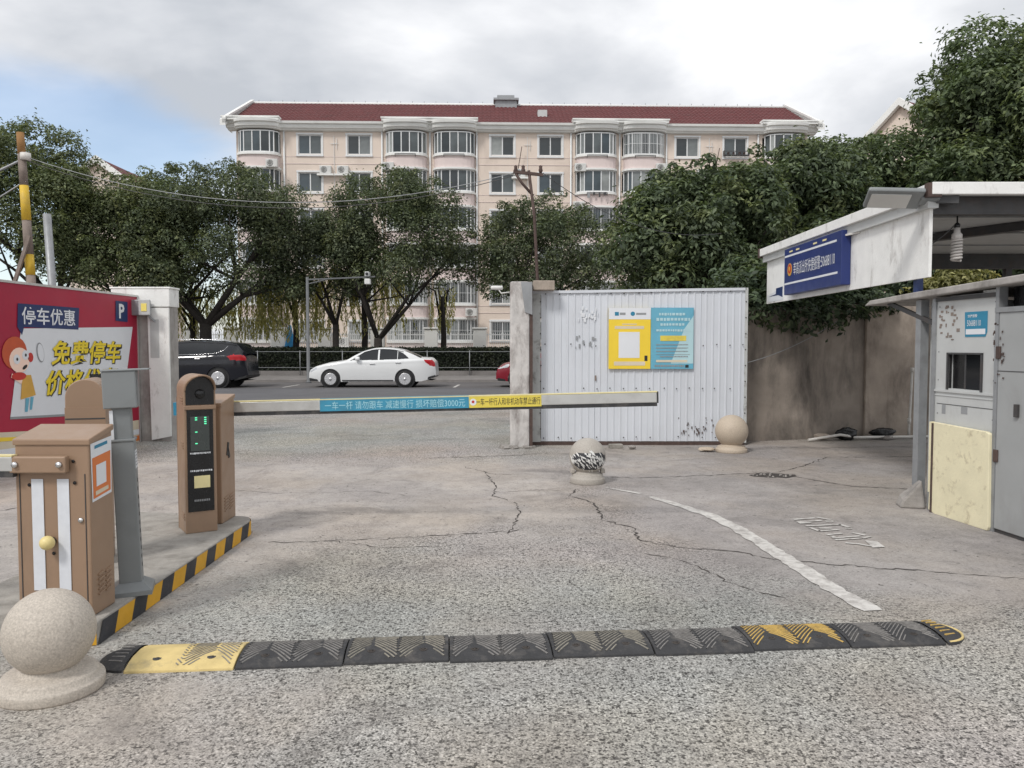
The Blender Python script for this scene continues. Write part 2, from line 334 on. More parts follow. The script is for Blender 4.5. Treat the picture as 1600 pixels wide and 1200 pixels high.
def text_mesh(body, m, bold=0., wd=None, ht=None, shear=0.):
    key = (body, m, bold, wd, ht, shear)
    if key in _tx: return _tx[key]
    c = bpy.data.curves.new('txt', 'FONT'); c.body = body; c.size = 1; c.offset = bold; c.resolution_u = 2; c.shear = shear
    c.extrude = 0
    o = bpy.data.objects.new('txt', c)
    col.objects.link(o); dg = bpy.context.evaluated_depsgraph_get()
    me = bpy.data.meshes.new_from_object(o.evaluated_get(dg))
    bpy.data.objects.remove(o)
    n = len(me.vertices); a = np.empty(n * 3, 'f'); me.vertices.foreach_get('co', a); a = a.reshape(-1, 3)
    lo, hi = a.min(0), a.max(0); a -= (lo + hi) / 2
    sx = wd / (hi[0] - lo[0]) if wd else 1.; sy = ht / (hi[1] - lo[1]) if ht else sx
    if not wd: sx = sy
    b = np.zeros_like(a); b[:, 0] = a[:, 0] * sx; b[:, 2] = a[:, 1] * sy      # in the XZ plane, facing -Y
    me.vertices.foreach_set('co', b.ravel()); me.materials.clear(); me.materials.append(MT[m]); me.update()
    _tx[key] = me; return me
def text(body, m, parent, loc, wd=None, ht=None, bold=0., rz=0., shear=0., name='lettering'):
    return obj(name, text_mesh(body, m, bold, wd, ht, shear), parent, loc, rz)
for q_ in (('P', 'print_white', .03, None, .22, 0.), ('停车优惠', 'print_white', .012, 1.06, .22, 0.),
           ('免费停车', 'print_black', .055, 1.62 * 1.02, .33 * 1.06, .18), ('免费停车', 'print_yellow', .022, 1.62, .33, .18),
           ('价格优惠', 'print_black', .055, 1.62 * 1.02, .33 * 1.06, .18), ('价格优惠', 'print_yellow', .022, 1.62, .33, .18),
           ('一车一杆 请勿跟车 减速慢行 损坏赔偿3000元', 'boom_pale', 0., 1.14, .066, 0.), ('一车一杆行人和非机动车禁止通行', 'print_black', 0., .52, .06, 0.),
           ('莘高派出所快捷报警:50688110', 'print_white', 0., 1.36, .165, 0.), ('50688110', 'print_white', 0., .17, .05, 0.), ('快捷报警', 'print_white', .01, .12, .026, 0.)):
    text_mesh(*q_)                                 # made while the scene is still empty

# ================================================================ setting: ground, road, pavement
rng = np.random.default_rng(7); random.seed(7)
g = MB(); g.add([(-600, -30, -.06), (600, -30, -.06), (600, 900, -.06), (-600, 900, -.06)], [(0, 1, 2, 3)])
tag(g.build('ground', 'soil'), kind='structure')

def sdist(P, poly):
    poly = np.array(poly, float); n = len(poly); d = np.full(len(P), 1e9); ins = np.zeros(len(P), bool)
    for i in range(n):
        a, b = poly[i], poly[(i + 1) % n]; e_ = b - a; t = np.clip(((P - a) @ e_) / (e_ @ e_), 0, 1)
        d = np.minimum(d, np.hypot(*(P - a - t[:, None] * e_).T))
        c = ((a[1] > P[:, 1]) != (b[1] > P[:, 1])); 
        with np.errstate(divide='ignore', invalid='ignore'):
            xx = (b[0] - a[0]) * (P[:, 1] - a[1]) / (b[1] - a[1]) + a[0]
        ins ^= c & (P[:, 0] < xx)
    return np.where(ins, d, -d)
def grid_sheet(name, xs, ys, z):
    X, Y = np.meshgrid(xs, ys); nx, ny = len(xs), len(ys)
    co = np.stack([X.ravel(), Y.ravel(), np.full(X.size, z)], 1)
    me = bpy.data.meshes.new(name); me.vertices.add(len(co)); me.vertices.foreach_set('co', co.ravel())
    i = np.arange(nx - 1)[None, :] + np.arange(ny - 1)[:, None] * nx
    q = np.stack([i, i + 1, i + nx + 1, i + nx], -1).reshape(-1, 4)
    me.loops.add(q.size); me.loops.foreach_set('vertex_index', q.ravel().astype('i'))
    me.polygons.add(len(q)); me.polygons.foreach_set('loop_start', np.arange(0, q.size, 4, dtype='i'))
    me.update(calc_edges=True); return me, co
me, co = grid_sheet('yard', np.arange(-14, 11.01, .1), np.arange(-4, 19.45, .1), 0.)
P = co[:, :2]
A = sdist(P, [(-9, 10.3), (.6, 10.4), (1.0, 9.3), (.75, 7.5), (.8, 6.6), (.05, 6.35), (-1.0, 6.05), (-1.55, 5.6), (-1.75, 4.5), (-2.1, 3.9), (-4, 3.6), (-9, 5)])
Bq = sdist(P, [(.6, 12.4), (11, 13.5), (11, 4.2), (2.3, 4.45), (1.75, 4.6), (1.3, 5.2), (1.0, 5.9), (.95, 6.6), (.8, 7.4), (.7, 8.4), (.6, 10.6)])
Cq = sdist(P, [(-1.9, 3.55), (-1.3, 3.42), (-1.15, 3.12), (-1.9, 3.0), (-2.6, 3.3)])
sm = np.clip(.5 + np.maximum.reduce([A, Bq, Cq]) / 1.5, 0, 1); tone = np.clip(.5 + (Bq - A) / .8, 0, 1)
for nm, arr in (('slab', sm), ('tone', tone)):
    at_ = me.attributes.new(nm, 'FLOAT', 'POINT'); at_.data.foreach_set('value', arr.astype('f'))
k = NT('worn_yard_concrete')
def attr(nm):
    a_ = k.n('ShaderNodeAttribute'); a_.attribute_name = nm; return a_.outputs['Fac']
def vor(scale, feat='F1'):
    v = k.n('ShaderNodeTexVoronoi'); v.feature = feat; v.inputs['Scale'].default_value = scale
    k.l(k.tc.outputs['Object'], v.inputs['Vector']); return v
big = k.noise(.55, 6, .6); mid = k.noise(2.6, 6, .62, off=4); fine = k.noise(38, 5, .7); huge = k.noise(.22, 3, .5, off=9)
# smooth worn slab
warm = k.mix(k.ramp(big, [(.35, 0.), (.65, 1.)]), (.39, .36, .34), (.47, .43, .39))
cool = k.mix(k.ramp(big, [(.35, 0.), (.65, 1.)]), (.325, .30, .287), (.40, .37, .348))
slab = k.mix(attr('tone'), warm, cool)
slab = k.mix(1., slab, k.ramp(k.noise(7, 8, .72, off=2), [(.25, .72), (.5, 1.), (.75, 1.16)]), 'MULTIPLY')
slab = k.mix(k.math('MULTIPLY', k.ramp(fine, [(.53, 0.), (.68, 1.)]), .55), slab, (.16, .145, .135))
# worn surface with the stones showing
v1 = vor(74); v2 = vor(150); sepc = k.n('ShaderNodeSeparateColor'); k.l(v1.outputs['Color'], sepc.inputs[0])
stone = k.ramp(sepc.outputs[0], [(0., (.05, .046, .045)), (.16, (.10, .095, .092)), (.22, (.27, .258, .252)), (.75, (.44, .42, .408)), (1., (.66, .635, .615))])
sepd = k.n('ShaderNodeSeparateColor'); k.l(v2.outputs['Color'], sepd.inputs[0])
grit = k.ramp(sepd.outputs[1], [(0., (.10, .096, .092)), (.45, (.34, .326, .313)), (1., (.56, .54, .515))])
aggr = k.mix(k.ramp(v1.outputs['Distance'], [(.38, 0.), (.52, 1.)]), stone, grit)
aggr = k.mix(k.ramp(k.noise(1.4, 5, .6, off=6), [(.45, 0.), (.65, .7)]), aggr, k.mix(.45, aggr, slab))
aggr = k.mix(1., aggr, k.mix(k.ramp(huge, [(.4, 0.), (.6, 1.)]), (1.0, .95, .93), (.93, .97, .94)), 'MULTIPLY')
pits = k.math('MULTIPLY', k.ramp(k.noise(42, 5, .65, off=12), [(.57, 0.), (.62, 1.)]), .82)
aggr = k.mix(pits, aggr, (.05, .047, .045))
f = k.math('ADD', attr('slab'), k.math('MULTIPLY', k.math('SUBTRACT', mid, .5), 1.6))
f = k.math('ADD', f, k.math('MULTIPLY', k.math('SUBTRACT', fine, .5), 1.0))
f = k.ramp(f, [(.22, 0.), (.86, .82)])
cc = k.mix(f, aggr, slab)
cc = k.mix(1., cc, k.ramp(k.noise(.9, 5, .6, off=21), [(.3, .80), (.55, 1.), (.75, 1.08)]), 'MULTIPLY')
cc = k.mix(1., cc, k.mix(k.ramp(k.noise(.7, 4, .55, off=51), [(.42, 0.), (.62, 1.)]), (1., 1., 1.), (1.03, .99, .93)), 'MULTIPLY')
cc = k.mix(k.math('MULTIPLY', k.ramp(k.noise(1.9, 8, .72, off=61, stretch=(1.6, .5, 1), dist=.8), [(.57, 0.), (.7, 1.)]), .4), cc, (.17, .155, .145))
cc = k.mix(k.math('MULTIPLY', k.ramp(k.noise(1.1, 7, .7, off=31, dist=.6), [(.55, 0.), (.7, 1.)]), .5), cc, (.13, .118, .11))
pit2 = k.math('MULTIPLY', k.ramp(k.noise(17, 4, .6, off=71), [(.64, 0.), (.69, 1.)]), .7)
cc = k.mix(pit2, cc, (.085, .078, .074))
cc = k.mix(1., cc, (.995, 1.0, 1.01), 'MULTIPLY')
k.set('Base Color', cc); k.set('Roughness', .9); k.set('Specular IOR Level', .25)
hgt = k.mix(f, k.mix(.5, v1.outputs['Distance'], pits), k.mix(.15, .5, fine))
k.bump(hgt, .8, .012)
me.materials.append(k.m)
yard = tag(obj('yard', me), kind='structure')

CR = [[(.67, 8.32), (.58, 7.96), (.77, 7.63), (.8, 7.33), (.78, 6.86), (1.0, 6.55), (.99, 6.11), (1.24, 5.91), (1.64, 5.78), (1.79, 5.61), (2.2, 5.44), (2.77, 5.27)],
      [(.97, 5.73), (1.1, 5.64), (1.27, 5.39), (1.36, 5.09), (1.49, 4.82), (1.64, 4.7)],
      [(-.35, 9.62), (-.17, 8.51), (-.19, 7.96), (.03, 7.63), (.07, 7.19), (0., 6.55), (-.03, 6.32)],
      [(-1.86, 6.05), (-1.38, 6.11), (-1.0, 6.17), (-.8, 6.22), (0., 6.43), (.11, 6.52)],
      [(-1.12, 10.67), (0., 10.92), (.54, 11.19)],
      [(1.1, 9.14), (1.46, 9.05), (2.07, 9.19), (2.79, 9.37), (3.09, 9.47)],
      [(3.16, 9.47), (3.6, 9.9), (4.23, 10.73), (5.68, 10.86)],
      [(3.24, 9.14), (3.64, 8.51), (4.29, 8.32)],
      [(-4.9, 7.0), (-4.46, 7.48), (-3.7, 7.05), (-2.96, 7.05)],
      [(3.31, 11.75), (4.72, 11.75), (6.26, 11.98)],
      [(-.35, 8.3), (-.1, 8.15), (.25, 8.3), (.55, 8.25)], [(-1.4, 6.1), (-.95, 5.9), (-.6, 5.95)], [(-.6, 9.9), (-.2, 9.3), (.2, 9.35)],
      [(-3.2, 8.4), (-2.4, 8.1), (-1.5, 8.2), (-.9, 7.9)], [(2.77, 5.27), (3.3, 5.1), (3.7, 5.15)]]
wd_ = [.014, .009, .011, .010, .019, .014, .016, .02, .012, .015, .007, .007, .007, .006, .008]
for pts, wv in zip(CR, wd_):
    P_ = []
    for a, b in zip(pts[:-1], pts[1:]):
        n = max(3, int(math.dist(a, b) / .045))
        for i in range(n):
            t = i / n; P_.append((a[0] + (b[0] - a[0]) * t + random.gauss(0, .011), a[1] + (b[1] - a[1]) * t + random.gauss(0, .014)))
    P_.append(pts[-1]); c = MB(); vs = []
    for i, p in enumerate(P_):
        q0, q1 = P_[max(0, i - 1)], P_[min(len(P_) - 1, i + 1)]; d = Vector((q1[0] - q0[0], q1[1] - q0[1], 0)).normalized()
        h = wv * random.uniform(.1, 1.6) * (.3 if i in (0, len(P_) - 1) else 1) * .5
        vs += [(p[0] - d.y * h, p[1] + d.x * h, .003), (p[0] + d.y * h, p[1] - d.x * h, .003)]
    c.add(vs, [(2 * i, 2 * i + 1, 2 * i + 3, 2 * i + 2) for i in range(len(P_) - 1)]); c.build('crack', 'crack', yard)
# broken patch in the slab
hp = MB(); ring = [(3.02 + .27 * math.cos(t) * random.uniform(.75, 1.15), 9.22 + .17 * math.sin(t) * random.uniform(.7, 1.2)) for t in np.linspace(0, 6.28, 22)[:-1]]
hp.add([(x, y, .0035) for x, y in ring], [tuple(range(len(ring)))]); hp.build('pothole', 'crack', yard)
pb = MB()
for i in range(16):
    x, y = 3.0 + random.gauss(0, .13), 9.2 + random.gauss(0, .06); s = random.uniform(.012, .03)
    pb.obox(Vector((x, y, s * .4)), s, s * .8, s * .7, Matrix.Rotation(random.uniform(0, 3), 3, 'Z') @ Matrix.Rotation(.5, 3, 'X'))
for i in range(240):
    x, y = random.uniform(-4.5, 4), random.choice([random.uniform(2.6, 12), random.uniform(11, 12)]); s = random.uniform(.004, .012)
    pb.obox(Vector((x, y, s * .3)), s, s * .8, s * .7, Matrix.Rotation(random.uniform(0, 3), 3, 'Z') @ Matrix.Rotation(.5, 3, 'X'))
tag(pb.build('loose_grit', 'rubble'), 'small loose stones and grit scattered over the yard concrete', 'grit', kind='stuff')

# painted line curving towards the speed bump
def ribbon(name, pts, wids, m, z, parent, wob=.012):
    P_ = []; W_ = []
    for i in range(len(pts) - 1):
        n = max(2, int(math.dist(pts[i], pts[i + 1]) / .06))
        for j in range(n):
            t = j / n; P_.append(tuple(pts[i][q] + (pts[i + 1][q] - pts[i][q]) * t for q in (0, 1))); W_.append(wids[i] + (wids[i + 1] - wids[i]) * t)
    P_.append(pts[-1]); W_.append(wids[-1]); vs = []
    for i, p in enumerate(P_):
        q0, q1 = P_[max(0, i - 1)], P_[min(len(P_) - 1, i + 1)]; d = Vector((q1[0] - q0[0], q1[1] - q0[1], 0)).normalized()
        a, b = W_[i] / 2 + random.uniform(-wob, wob), W_[i] / 2 + random.uniform(-wob, wob)
        vs += [(p[0] - d.y * a, p[1] + d.x * a, z), (p[0] + d.y * b, p[1] - d.x * b, z)]
    c = MB(); c.add(vs, [(2 * i, 2 * i + 1, 2 * i + 3, 2 * i + 2) for i in range(len(P_) - 1)]); return c.build(name, m, parent)
ribbon('painted_line', [(1.38, 7.9), (1.57, 7.48), (1.76, 7.02), (1.85, 6.55), (1.91, 5.91), (1.95, 5.35), (1.99, 4.82), (2.05, 4.47)], [.07, .1, .12, .13, .13, .13, .13, .13], 'line_paint', .005, yard)
ribbon('painted_line', [(.99, 8.43), (1.15, 8.25), (1.3, 8.07)], [.02, .05, .04], 'line_paint', .005, yard)
ST = [[(2.43, 6.85), (2.64, 6.91)], [(2.43, 6.75), (2.66, 6.81)], [(2.43, 6.71), (2.54, 6.73)], [(2.67, 6.94), (2.75, 6.84)], [(2.68, 6.78), (2.75, 6.78)], [(2.45, 6.6), (2.76, 6.66)], [(2.46, 6.54), (2.49, 6.42)], [(2.53, 6.52), (2.63, 6.52)], [(2.49, 6.42), (2.67, 6.47)], [(2.75, 6.66), (2.79, 6.55)], [(2.74, 6.52), (2.79, 6.5)], [(2.5, 6.29), (2.64, 6.34)], [(2.52, 6.25), (2.53, 6.2)], [(2.5, 6.18), (2.75, 6.25)], [(2.5, 6.12), (2.72, 6.18)], [(2.73, 6.36), (2.8, 6.27)], [(2.73, 6.18), (2.82, 6.23)], [(2.54, 6.03), (2.63, 5.99), (2.69, 5.93)]]
for s_ in ST: ribbon('painted_stroke', s_, [.034] * len(s_), 'line_paint', .006, yard, .004)
MB().add([(2.68, 5.88, .0065), (2.78, 5.9, .0065), (2.80, 6.07, .0065), (2.72, 6.1, .0065)], [(0, 1, 2, 3)]).build('painted_stroke', 'line_paint', yard)

rd = MB(); rd.add([(-160, 19.3, .004), (160, 19.3, .004), (160, 28.7, .004), (-160, 28.7, .004)], [(0, 1, 2, 3)]); road = tag(rd.build('road', 'asphalt'), kind='structure')
pk = MB(); pk.add([(-160, 28.6, .008), (160, 28.6, .008), (160, 33.2, .008), (-160, 33.2, .008)], [(0, 1, 2, 3)]); tag(pk.build('parking_strip', 'parking'), kind='structure')
for x0 in (-8.3, -2.1, 4.4):
    ribbon('bay_line', [(x0, 28.9), (x0 + .05, 31)], [.1, .1], 'line_paint', .013, road)
pv = MB(); pv.bx(-160, 160, 33.2, 37.6, -.05, .13); tag(pv.build('pavement', 'pave', bevel=.02), kind='structure')

# ================================================================ trees and shrubs
def leaf_mesh(name, pos, nrm, L, W, m, seed, droop=.3):
    r = np.random.default_rng(seed); n = len(pos)
    nrm = nrm / (np.linalg.norm(nrm, axis=1, keepdims=True) + 1e-9)
    t = r.normal(size=(n, 3)); t[:, 2] -= droop; t -= nrm * (t * nrm).sum(1, keepdims=True); t /= np.linalg.norm(t, axis=1, keepdims=True) + 1e-9
    b = np.cross(nrm, t); s = r.uniform(.65, 1.3, (n, 1)); l = L * s * .5; ww = W * s * .5
    v = np.empty((n, 4, 3)); v[:, 0] = pos - t * l; v[:, 1] = pos + b * ww + nrm * ww * .35 + t * l * .1; v[:, 2] = pos + t * l - nrm * l * .25; v[:, 3] = pos - b * ww + nrm * ww * .35 + t * l * .1
    me = bpy.data.meshes.new(name); me.vertices.add(n * 4); me.vertices.foreach_set('co', v.ravel().astype('f'))
    me.loops.add(n * 4); me.loops.foreach_set('vertex_index', np.arange(n * 4, dtype='i'))
    me.polygons.add(n); me.polygons.foreach_set('loop_start', np.arange(0, n * 4, 4, dtype='i'))
    me.update(calc_edges=True); me.materials.append(MT[m]); return me
def clump_leaves(cents, rads, per, seed, flat=.75, upb=.35):
    r = np.random.default_rng(seed); P_ = []; N_ = []
    for c, cr in zip(cents, rads):
        n = int(per * (cr ** 2)); d = r.normal(size=(n, 3)); d[:, 2] += upb; d /= np.linalg.norm(d, axis=1, keepdims=True)
        rad = cr * (r.uniform(.35, 1., (n, 1)) ** .45) * (1 + .18 * np.sin(d[:, :1] * 7 + c[0] * 5) * np.cos(d[:, 1:2] * 6 + c[1] * 3))
        rad = rad * np.where(r.uniform(size=(n, 1)) < .12, r.uniform(1., 1.45, (n, 1)), 1.); p = d * rad; p[:, 2] *= flat; P_.append(p + c); N_.append(d * .7 + np.array([0, 0, .45]) + r.normal(size=(n, 3)) * .28)
    return np.concatenate(P_), np.concatenate(N_)
def tree(name, base, c, rad, label, leafm='leaf_mid', ncl=60, cr=(.7, 1.2), per=420, L=.17, W=.085, seed=1, trunk_r=.18, fork=None, limbs=7, group=None, cat='tree', extra=None, lean=0.):
    r = np.random.default_rng(seed); c = np.array(c, float); rad = np.array(rad, float)
    root = empty(name, (base[0], base[1], 0), 0, label, cat, group); off = np.array([base[0], base[1], 0.])
    d = r.normal(size=(ncl, 3)); d /= np.linalg.norm(d, axis=1, keepdims=True); d[:, 2] = np.where(d[:, 2] < -.55, -d[:, 2], d[:, 2])
    q = r.uniform(.35, 1., (ncl, 1)) ** .5; cents = c + d * rad * q * r.uniform(.86, 1.1, (ncl, 1))
    rads = r.uniform(cr[0], cr[1], ncl)
    ns = int(ncl * 1.3); d2 = r.normal(size=(ns, 3)); d2 /= np.linalg.norm(d2, axis=1, keepdims=True); d2[:, 2] = np.where(d2[:, 2] < -.6, -d2[:, 2], d2[:, 2])
    cents = np.concatenate([cents, c + d2 * rad * r.uniform(1.0, 1.22, (ns, 1))]); rads = np.concatenate([rads, r.uniform(.28, .55, ns) * cr[0]])
    if extra is not None:
        ex = np.array(extra, float); cents = np.concatenate([cents, ex[:, :3]]); rads = np.concatenate([rads, ex[:, 3]])
    P_, N_ = clump_leaves(cents - off, rads, per, seed + 1)
    mb = MB(); fz = fork if fork else max(.6, c[2] - rad[2] * .95); top = np.array([base[0] + lean, base[1], fz]) - off
    mb.tube([(0, 0, -.1), (lean * .3, 0, fz * .4), tuple(top)], [trunk_r * 1.25, trunk_r, trunk_r * .9], 9)
    order = np.argsort(-np.abs(cents[:ncl, 0] - c[0]) + r.uniform(0, 2, ncl))
    for i in order[:limbs]:
        e_ = cents[i] - off; m1 = top + (e_ - top) * .4 + np.array([0, 0, .25 * rad[2] * r.uniform(-.1, .6)]) + r.normal(size=3) * .12
        rr = trunk_r * r.uniform(.45, .7)
        mb.tube([tuple(top - np.array([0, 0, .1])), tuple(m1), tuple(e_)], [rr, rr * .6, rr * .22], 6)
        for kx in range(2):
            j = r.integers(len(cents)); e2 = m1 + (cents[j] - off - m1) * .7
            mb.tube([tuple(m1), tuple((m1 + e2) / 2 + r.normal(size=3) * .15), tuple(e2)], [rr * .5, rr * .3, rr * .12], 5)
    mb.build('trunk', 'bark', root)
    obj('crown', leaf_mesh('crown', P_, N_, L, W, leafm, seed + 2), root)
    return root
GT = 'street trees across the road'
tree('camphor_tree', (-21.5, 38), (-23.0, 38, 7.2), (4.2, 3, 4.0), 'tall leafy tree at the left edge, behind the leaning yellow-banded pole', 'leaf_left', 70, (.8, 1.4), 560, .15, .08, 11, .2, group=GT, extra=[(-20.9, 38, 10.9, 1.0), (-22.5, 38, 11.4, 1.1), (-24.5, 38, 11.3, 1.1)])
tree('camphor_tree', (-18.4, 39), (-18.3, 39, 5.9), (3.3, 2.8, 3.6), 'round tree with the wire passing over it, between the banded pole and forked tree', 'leaf_left', 56, (.8, 1.3), 560, .15, .08, 21, .2, group=GT)
tree('camphor_tree', (-14.9, 39), (-14.4, 39, 5.95), (4.8, 3.2, 3.8), 'broad tree with thick forked trunk above the black car', 'leaf_mid', 96, (.7, 1.25), 620, .14, .072, 31, .30, fork=2.6, limbs=7, group=GT, extra=[(-15.0, 39, 9.6, .9), (-13.4, 39, 9.7, .8), (-12.4, 39, 9.4, .9), (-17.2, 39, 9.2, .9)])
tree('camphor_tree', (-8.9, 40.5), (-9.3, 40.5, 5.4), (2.0, 1.6, 2.4), 'slim tree with narrow Y-shaped trunk left of the white car roof', 'leaf_mid', 34, (.6, .95), 640, .14, .07, 41, .17, fork=2.6, limbs=5, group=GT)
tree('camphor_tree', (-6.6, 39.5), (-5.7, 39.5, 6.35), (3.4, 2.6, 3.2), 'tree with widely forked trunk rising behind the white car', 'leaf_mid', 74, (.7, 1.15), 640, .14, .07, 51, .22, fork=1.9, limbs=5, group=GT, extra=[(-2.6, 39.5, 5.6, 1.0), (-2.5, 39.5, 7.2, .9), (-9.0, 39.5, 7.4, 1.0), (-8.4, 39.5, 8.6, .9)])
tree('camphor_tree', (1.2, 40), (1.5, 40, 5.7), (3.1, 2.3, 2.9), 'rounded tree seen behind the rusty utility pole and concrete pillar', 'leaf_mid', 66, (.65, 1.05), 640, .14, .07, 61, .18, group=GT, extra=[(3.4, 40, 5.2, 1.1), (3.7, 40, 4.4, 1.0), (4.3, 40, 5.7, 1.0), (4.9, 40, 4.8, 1.1), (-1.0, 40, 5.2, .9)])
GR = 'trees behind the boundary wall'
tree('loquat_tree', (4.1, 17.5), (4.25, 17.5, 3.2), (1.9, 1.6, 2.0), 'bushy dark tree rising above the white sheet metal fence', 'leaf_right', 80, (.4, .7), 1500, .135, .055, 71, .13, limbs=9, group=GR, extra=[(3.6, 17.5, 5.05, .5), (4.6, 17.5, 5.0, .45), (2.6, 17.5, 4.3, .5), (2.2, 17.5, 3.4, .45), (5.5, 17.5, 4.4, .5)])
tree('loquat_tree', (6.7, 19), (6.6, 19, 3.6), (2.2, 1.8, 2.2), 'bushy tree behind the blue police sign, left of the tall tree', 'leaf_right', 90, (.45, .75), 1300, .14, .06, 81, .15, limbs=8, group=GR, extra=[(6.9, 19, 5.6, .6), (5.6, 19, 5.0, .6)])
tree('camphor_tree', (9.4, 22.5), (9.6, 22.5, 4.5), (2.5, 2.2, 2.4), 'mid-height tree in front of the far gabled house', 'leaf_big', 84, (.5, .9), 1000, .14, .065, 91, .17, limbs=8, group=GR, extra=[(7.2, 22.5, 5.0, .7), (6.6, 22.5, 4.2, .8)])
tree('camphor_tree', (12.8, 20.5), (13.3, 20.5, 5.7), (3.2, 2.8, 3.4), 'tallest tree, filling the upper right corner above the canopy', 'leaf_big', 130, (.55, 1.0), 950, .15, .065, 101, .24, limbs=10, group=GR, extra=[(12.5, 20.5, 8.6, .7), (13.6, 20.5, 9.2, .8), (10.9, 20.5, 6.6, .7), (10.7, 20.5, 7.4, .55), (11.4, 20.5, 8.0, .6)])
tree('wall_shrub', (4.9, 14.1), (4.9, 13.55, 2.35), (1.35, .6, .6), 'dark shrub spilling over the dirty boundary wall beside the metal fence', 'leaf_dark', 50, (.3, .5), 2400, .12, .05, 111, .06, fork=1.2, limbs=6, cat='shrub', extra=[(3.75, 12.55, 2.1, .4), (4.2, 12.62, 2.05, .42), (4.65, 12.72, 1.95, .42), (5.1, 12.85, 2.05, .4), (5.55, 13.0, 2.15, .36), (5.95, 13.1, 2.25, .3), (3.9, 12.8, 2.5, .4), (3.4, 12.6, 2.4, .35)])
tree('yellow_shrub', (8.0, 14.9), (8.1, 14.7, 2.5), (.8, .35, .38), 'yellow-leaved shrub seen under the canopy above the booth roof', 'leaf_yellow', 22, (.18, .3), 1500, .1, .045, 121, .03, fork=1.6, limbs=4, cat='shrub')
tree('wall_shrub', (9.4, 16.6), (9.2, 16.4, 2.7), (2.2, .7, 1.3), 'dark leafy shrub behind the yellow shrub under the canopy', 'leaf_dark', 50, (.4, .7), 1500, .13, .055, 131, .06, fork=1.4, limbs=5, cat='shrub')

# willows: hanging yellow strands
def willow(base, cx, cy, wdt, z0, z1, n, seed, label):
    r = np.random.default_rng(seed); root = empty('willow_tree', (base, cy, 0), 0, label, 'tree', 'yellowing willows in front of the flats')
    mb = MB(); mb.tube([(0, 0, -.1), (.1, 0, 2), (.0, 0, z1 - .6)], [.2, .16, .1], 8); P_ = []; N_ = []
    for i in range(7):
        a = r.uniform(-wdt, wdt) * .5 + cx - base; mb.tube([(0, 0, z1 - 1.6 - r.uniform(0, 1)), (a * .5, r.uniform(-.5, .5), z1 - .3), (a, r.uniform(-.9, .9), z1 - .1)], [.07, .045, .02], 5)
    for i in range(n):
        x = cx - base + r.uniform(-wdt, wdt) * .5; y = r.uniform(-1.2, 1.2); zt = z1 - r.uniform(0, 1.4); zl = z0 + abs(r.normal()) * .9 * (z1 - z0) * .4
        m = int(max(4, (zt - zl) / .07)); z = np.linspace(zt, zl, m); sw = r.normal() * .3
        P_.append(np.stack([x + sw * ((zt - z) / 3) ** 2 + r.normal(size=m) * .03, y + r.normal(size=m) * .03, z], 1)); N_.append(r.normal(size=(m, 3)) * [1, 1, .25])
    mb.build('trunk', 'bark', root); obj('crown', leaf_mesh('crown', np.concatenate(P_), np.concatenate(N_), .2, .06, 'leaf_willow', seed, 3.), root)
willow(-17.0, -16.4, 42.5, 7.0, 1.7, 4.9, 230, 5, 'yellow willow hanging behind the thick forked trunk at left')
willow(-11.4, -11.3, 42, 3.6, 1.7, 5.6, 170, 6, 'yellow willow strands hanging left of the slim Y-shaped tree')
willow(-7.8, -7.6, 42, 4.0, 1.9, 6.8, 120, 8, 'yellow willow strands hanging between the slim tree and widely forked tree')
willow(-3.8, -3.8, 43.5, 1.6, 2.0, 4.8, 26, 9, 'thin yellow willow strands right of the widely forked trunk')

# clipped hedge
hd = empty('clipped_hedge', (0, 38.6, 0), 0, 'long dark clipped hedge behind the parked cars', 'hedge')
MB().bx(-45, 30, -.45, .45, 0, 1.32).build('core', 'hedge_and_room_dark', hd)
r = np.random.default_rng(3); n = 42000
px_ = r.uniform(-30, 6, n); fr = r.uniform(size=n) < .68
pos = np.where(fr[:, None], np.stack([px_, -.5 + r.normal(size=n) * .05, r.uniform(.15, 1.42, n)], 1), np.stack([px_, r.uniform(-.5, .5, n), 1.38 + r.normal(size=n) * .04], 1))
nr = np.where(fr[:, None], np.array([[0, -1., .5]]), np.array([[0, -.2, 1.]])) + r.normal(size=(n, 3)) * .55
obj('foliage', leaf_mesh('foliage', pos, nr, .13, .07, 'leaf_hedge', 4), hd)
ek = MB().bx(-45, 30, -.75, -.6, .1, .34); ek.build('edging', 'pave', hd)
# mesh fence before the hedge
mf = empty('wire_fence', (0, 37.75, 0), 0, 'low thin wire fence standing in front of the dark hedge', 'fence')
for i in range(14): MB().tube([(-24 + i * 2.0, 0, .1), (-24 + i * 2.0, 0, 1.3)], .02, 6).build('post', 'galv', mf)
MB().bar((-25, 0, .5), (3, 0, .5), .015, .02).bar((-25, 0, 1.25), (3, 0, 1.25), .015, .02).build('rail', 'galv', mf)

# ================================================================ apartment building
BROT = R(1.66)
BL = empty('apartment_building', (0, 60, 0), BROT, 'six-storey peach apartment block with red tiled roof and curved bay windows', 'building')
BL.scale = (.987, 1, .9865)
def U(px):                                        # photo column -> distance along the facade
    x = (px - 800) * .048; return x * (1 + x * math.tan(BROT) / 60) / math.cos(BROT)
FL = [15.82 - 2.77 * i for i in range(6)]         # sill heights, top floor first
WH = 1.44
WIN = [(U(p) - .87, U(p) + .87) for p in (484, 561, 785, 860, 1074, 1149)]
BAY = [(U(a), U(b)) for a, b in ((372, 438), (604, 666), (677, 743), (899, 963), (972, 1038), (1191, 1258))]
X0, X1 = U(369), U(1262)
wall = MB(); zz = 0.
ops = sorted(WIN + BAY)
for s in sorted(FL):
    wall.bx(X0, X1, 0, .3, zz, s); x = X0
    for a, b in ops:
        if a > x: wall.bx(x, a, 0, .3, s, s + WH)
        x = b
    wall.bx(x, X1, 0, .3, s, s + WH) if x < X1 else None
    zz = s + WH
wall.bx(X0, X1, 0, .3, zz, 18.1)
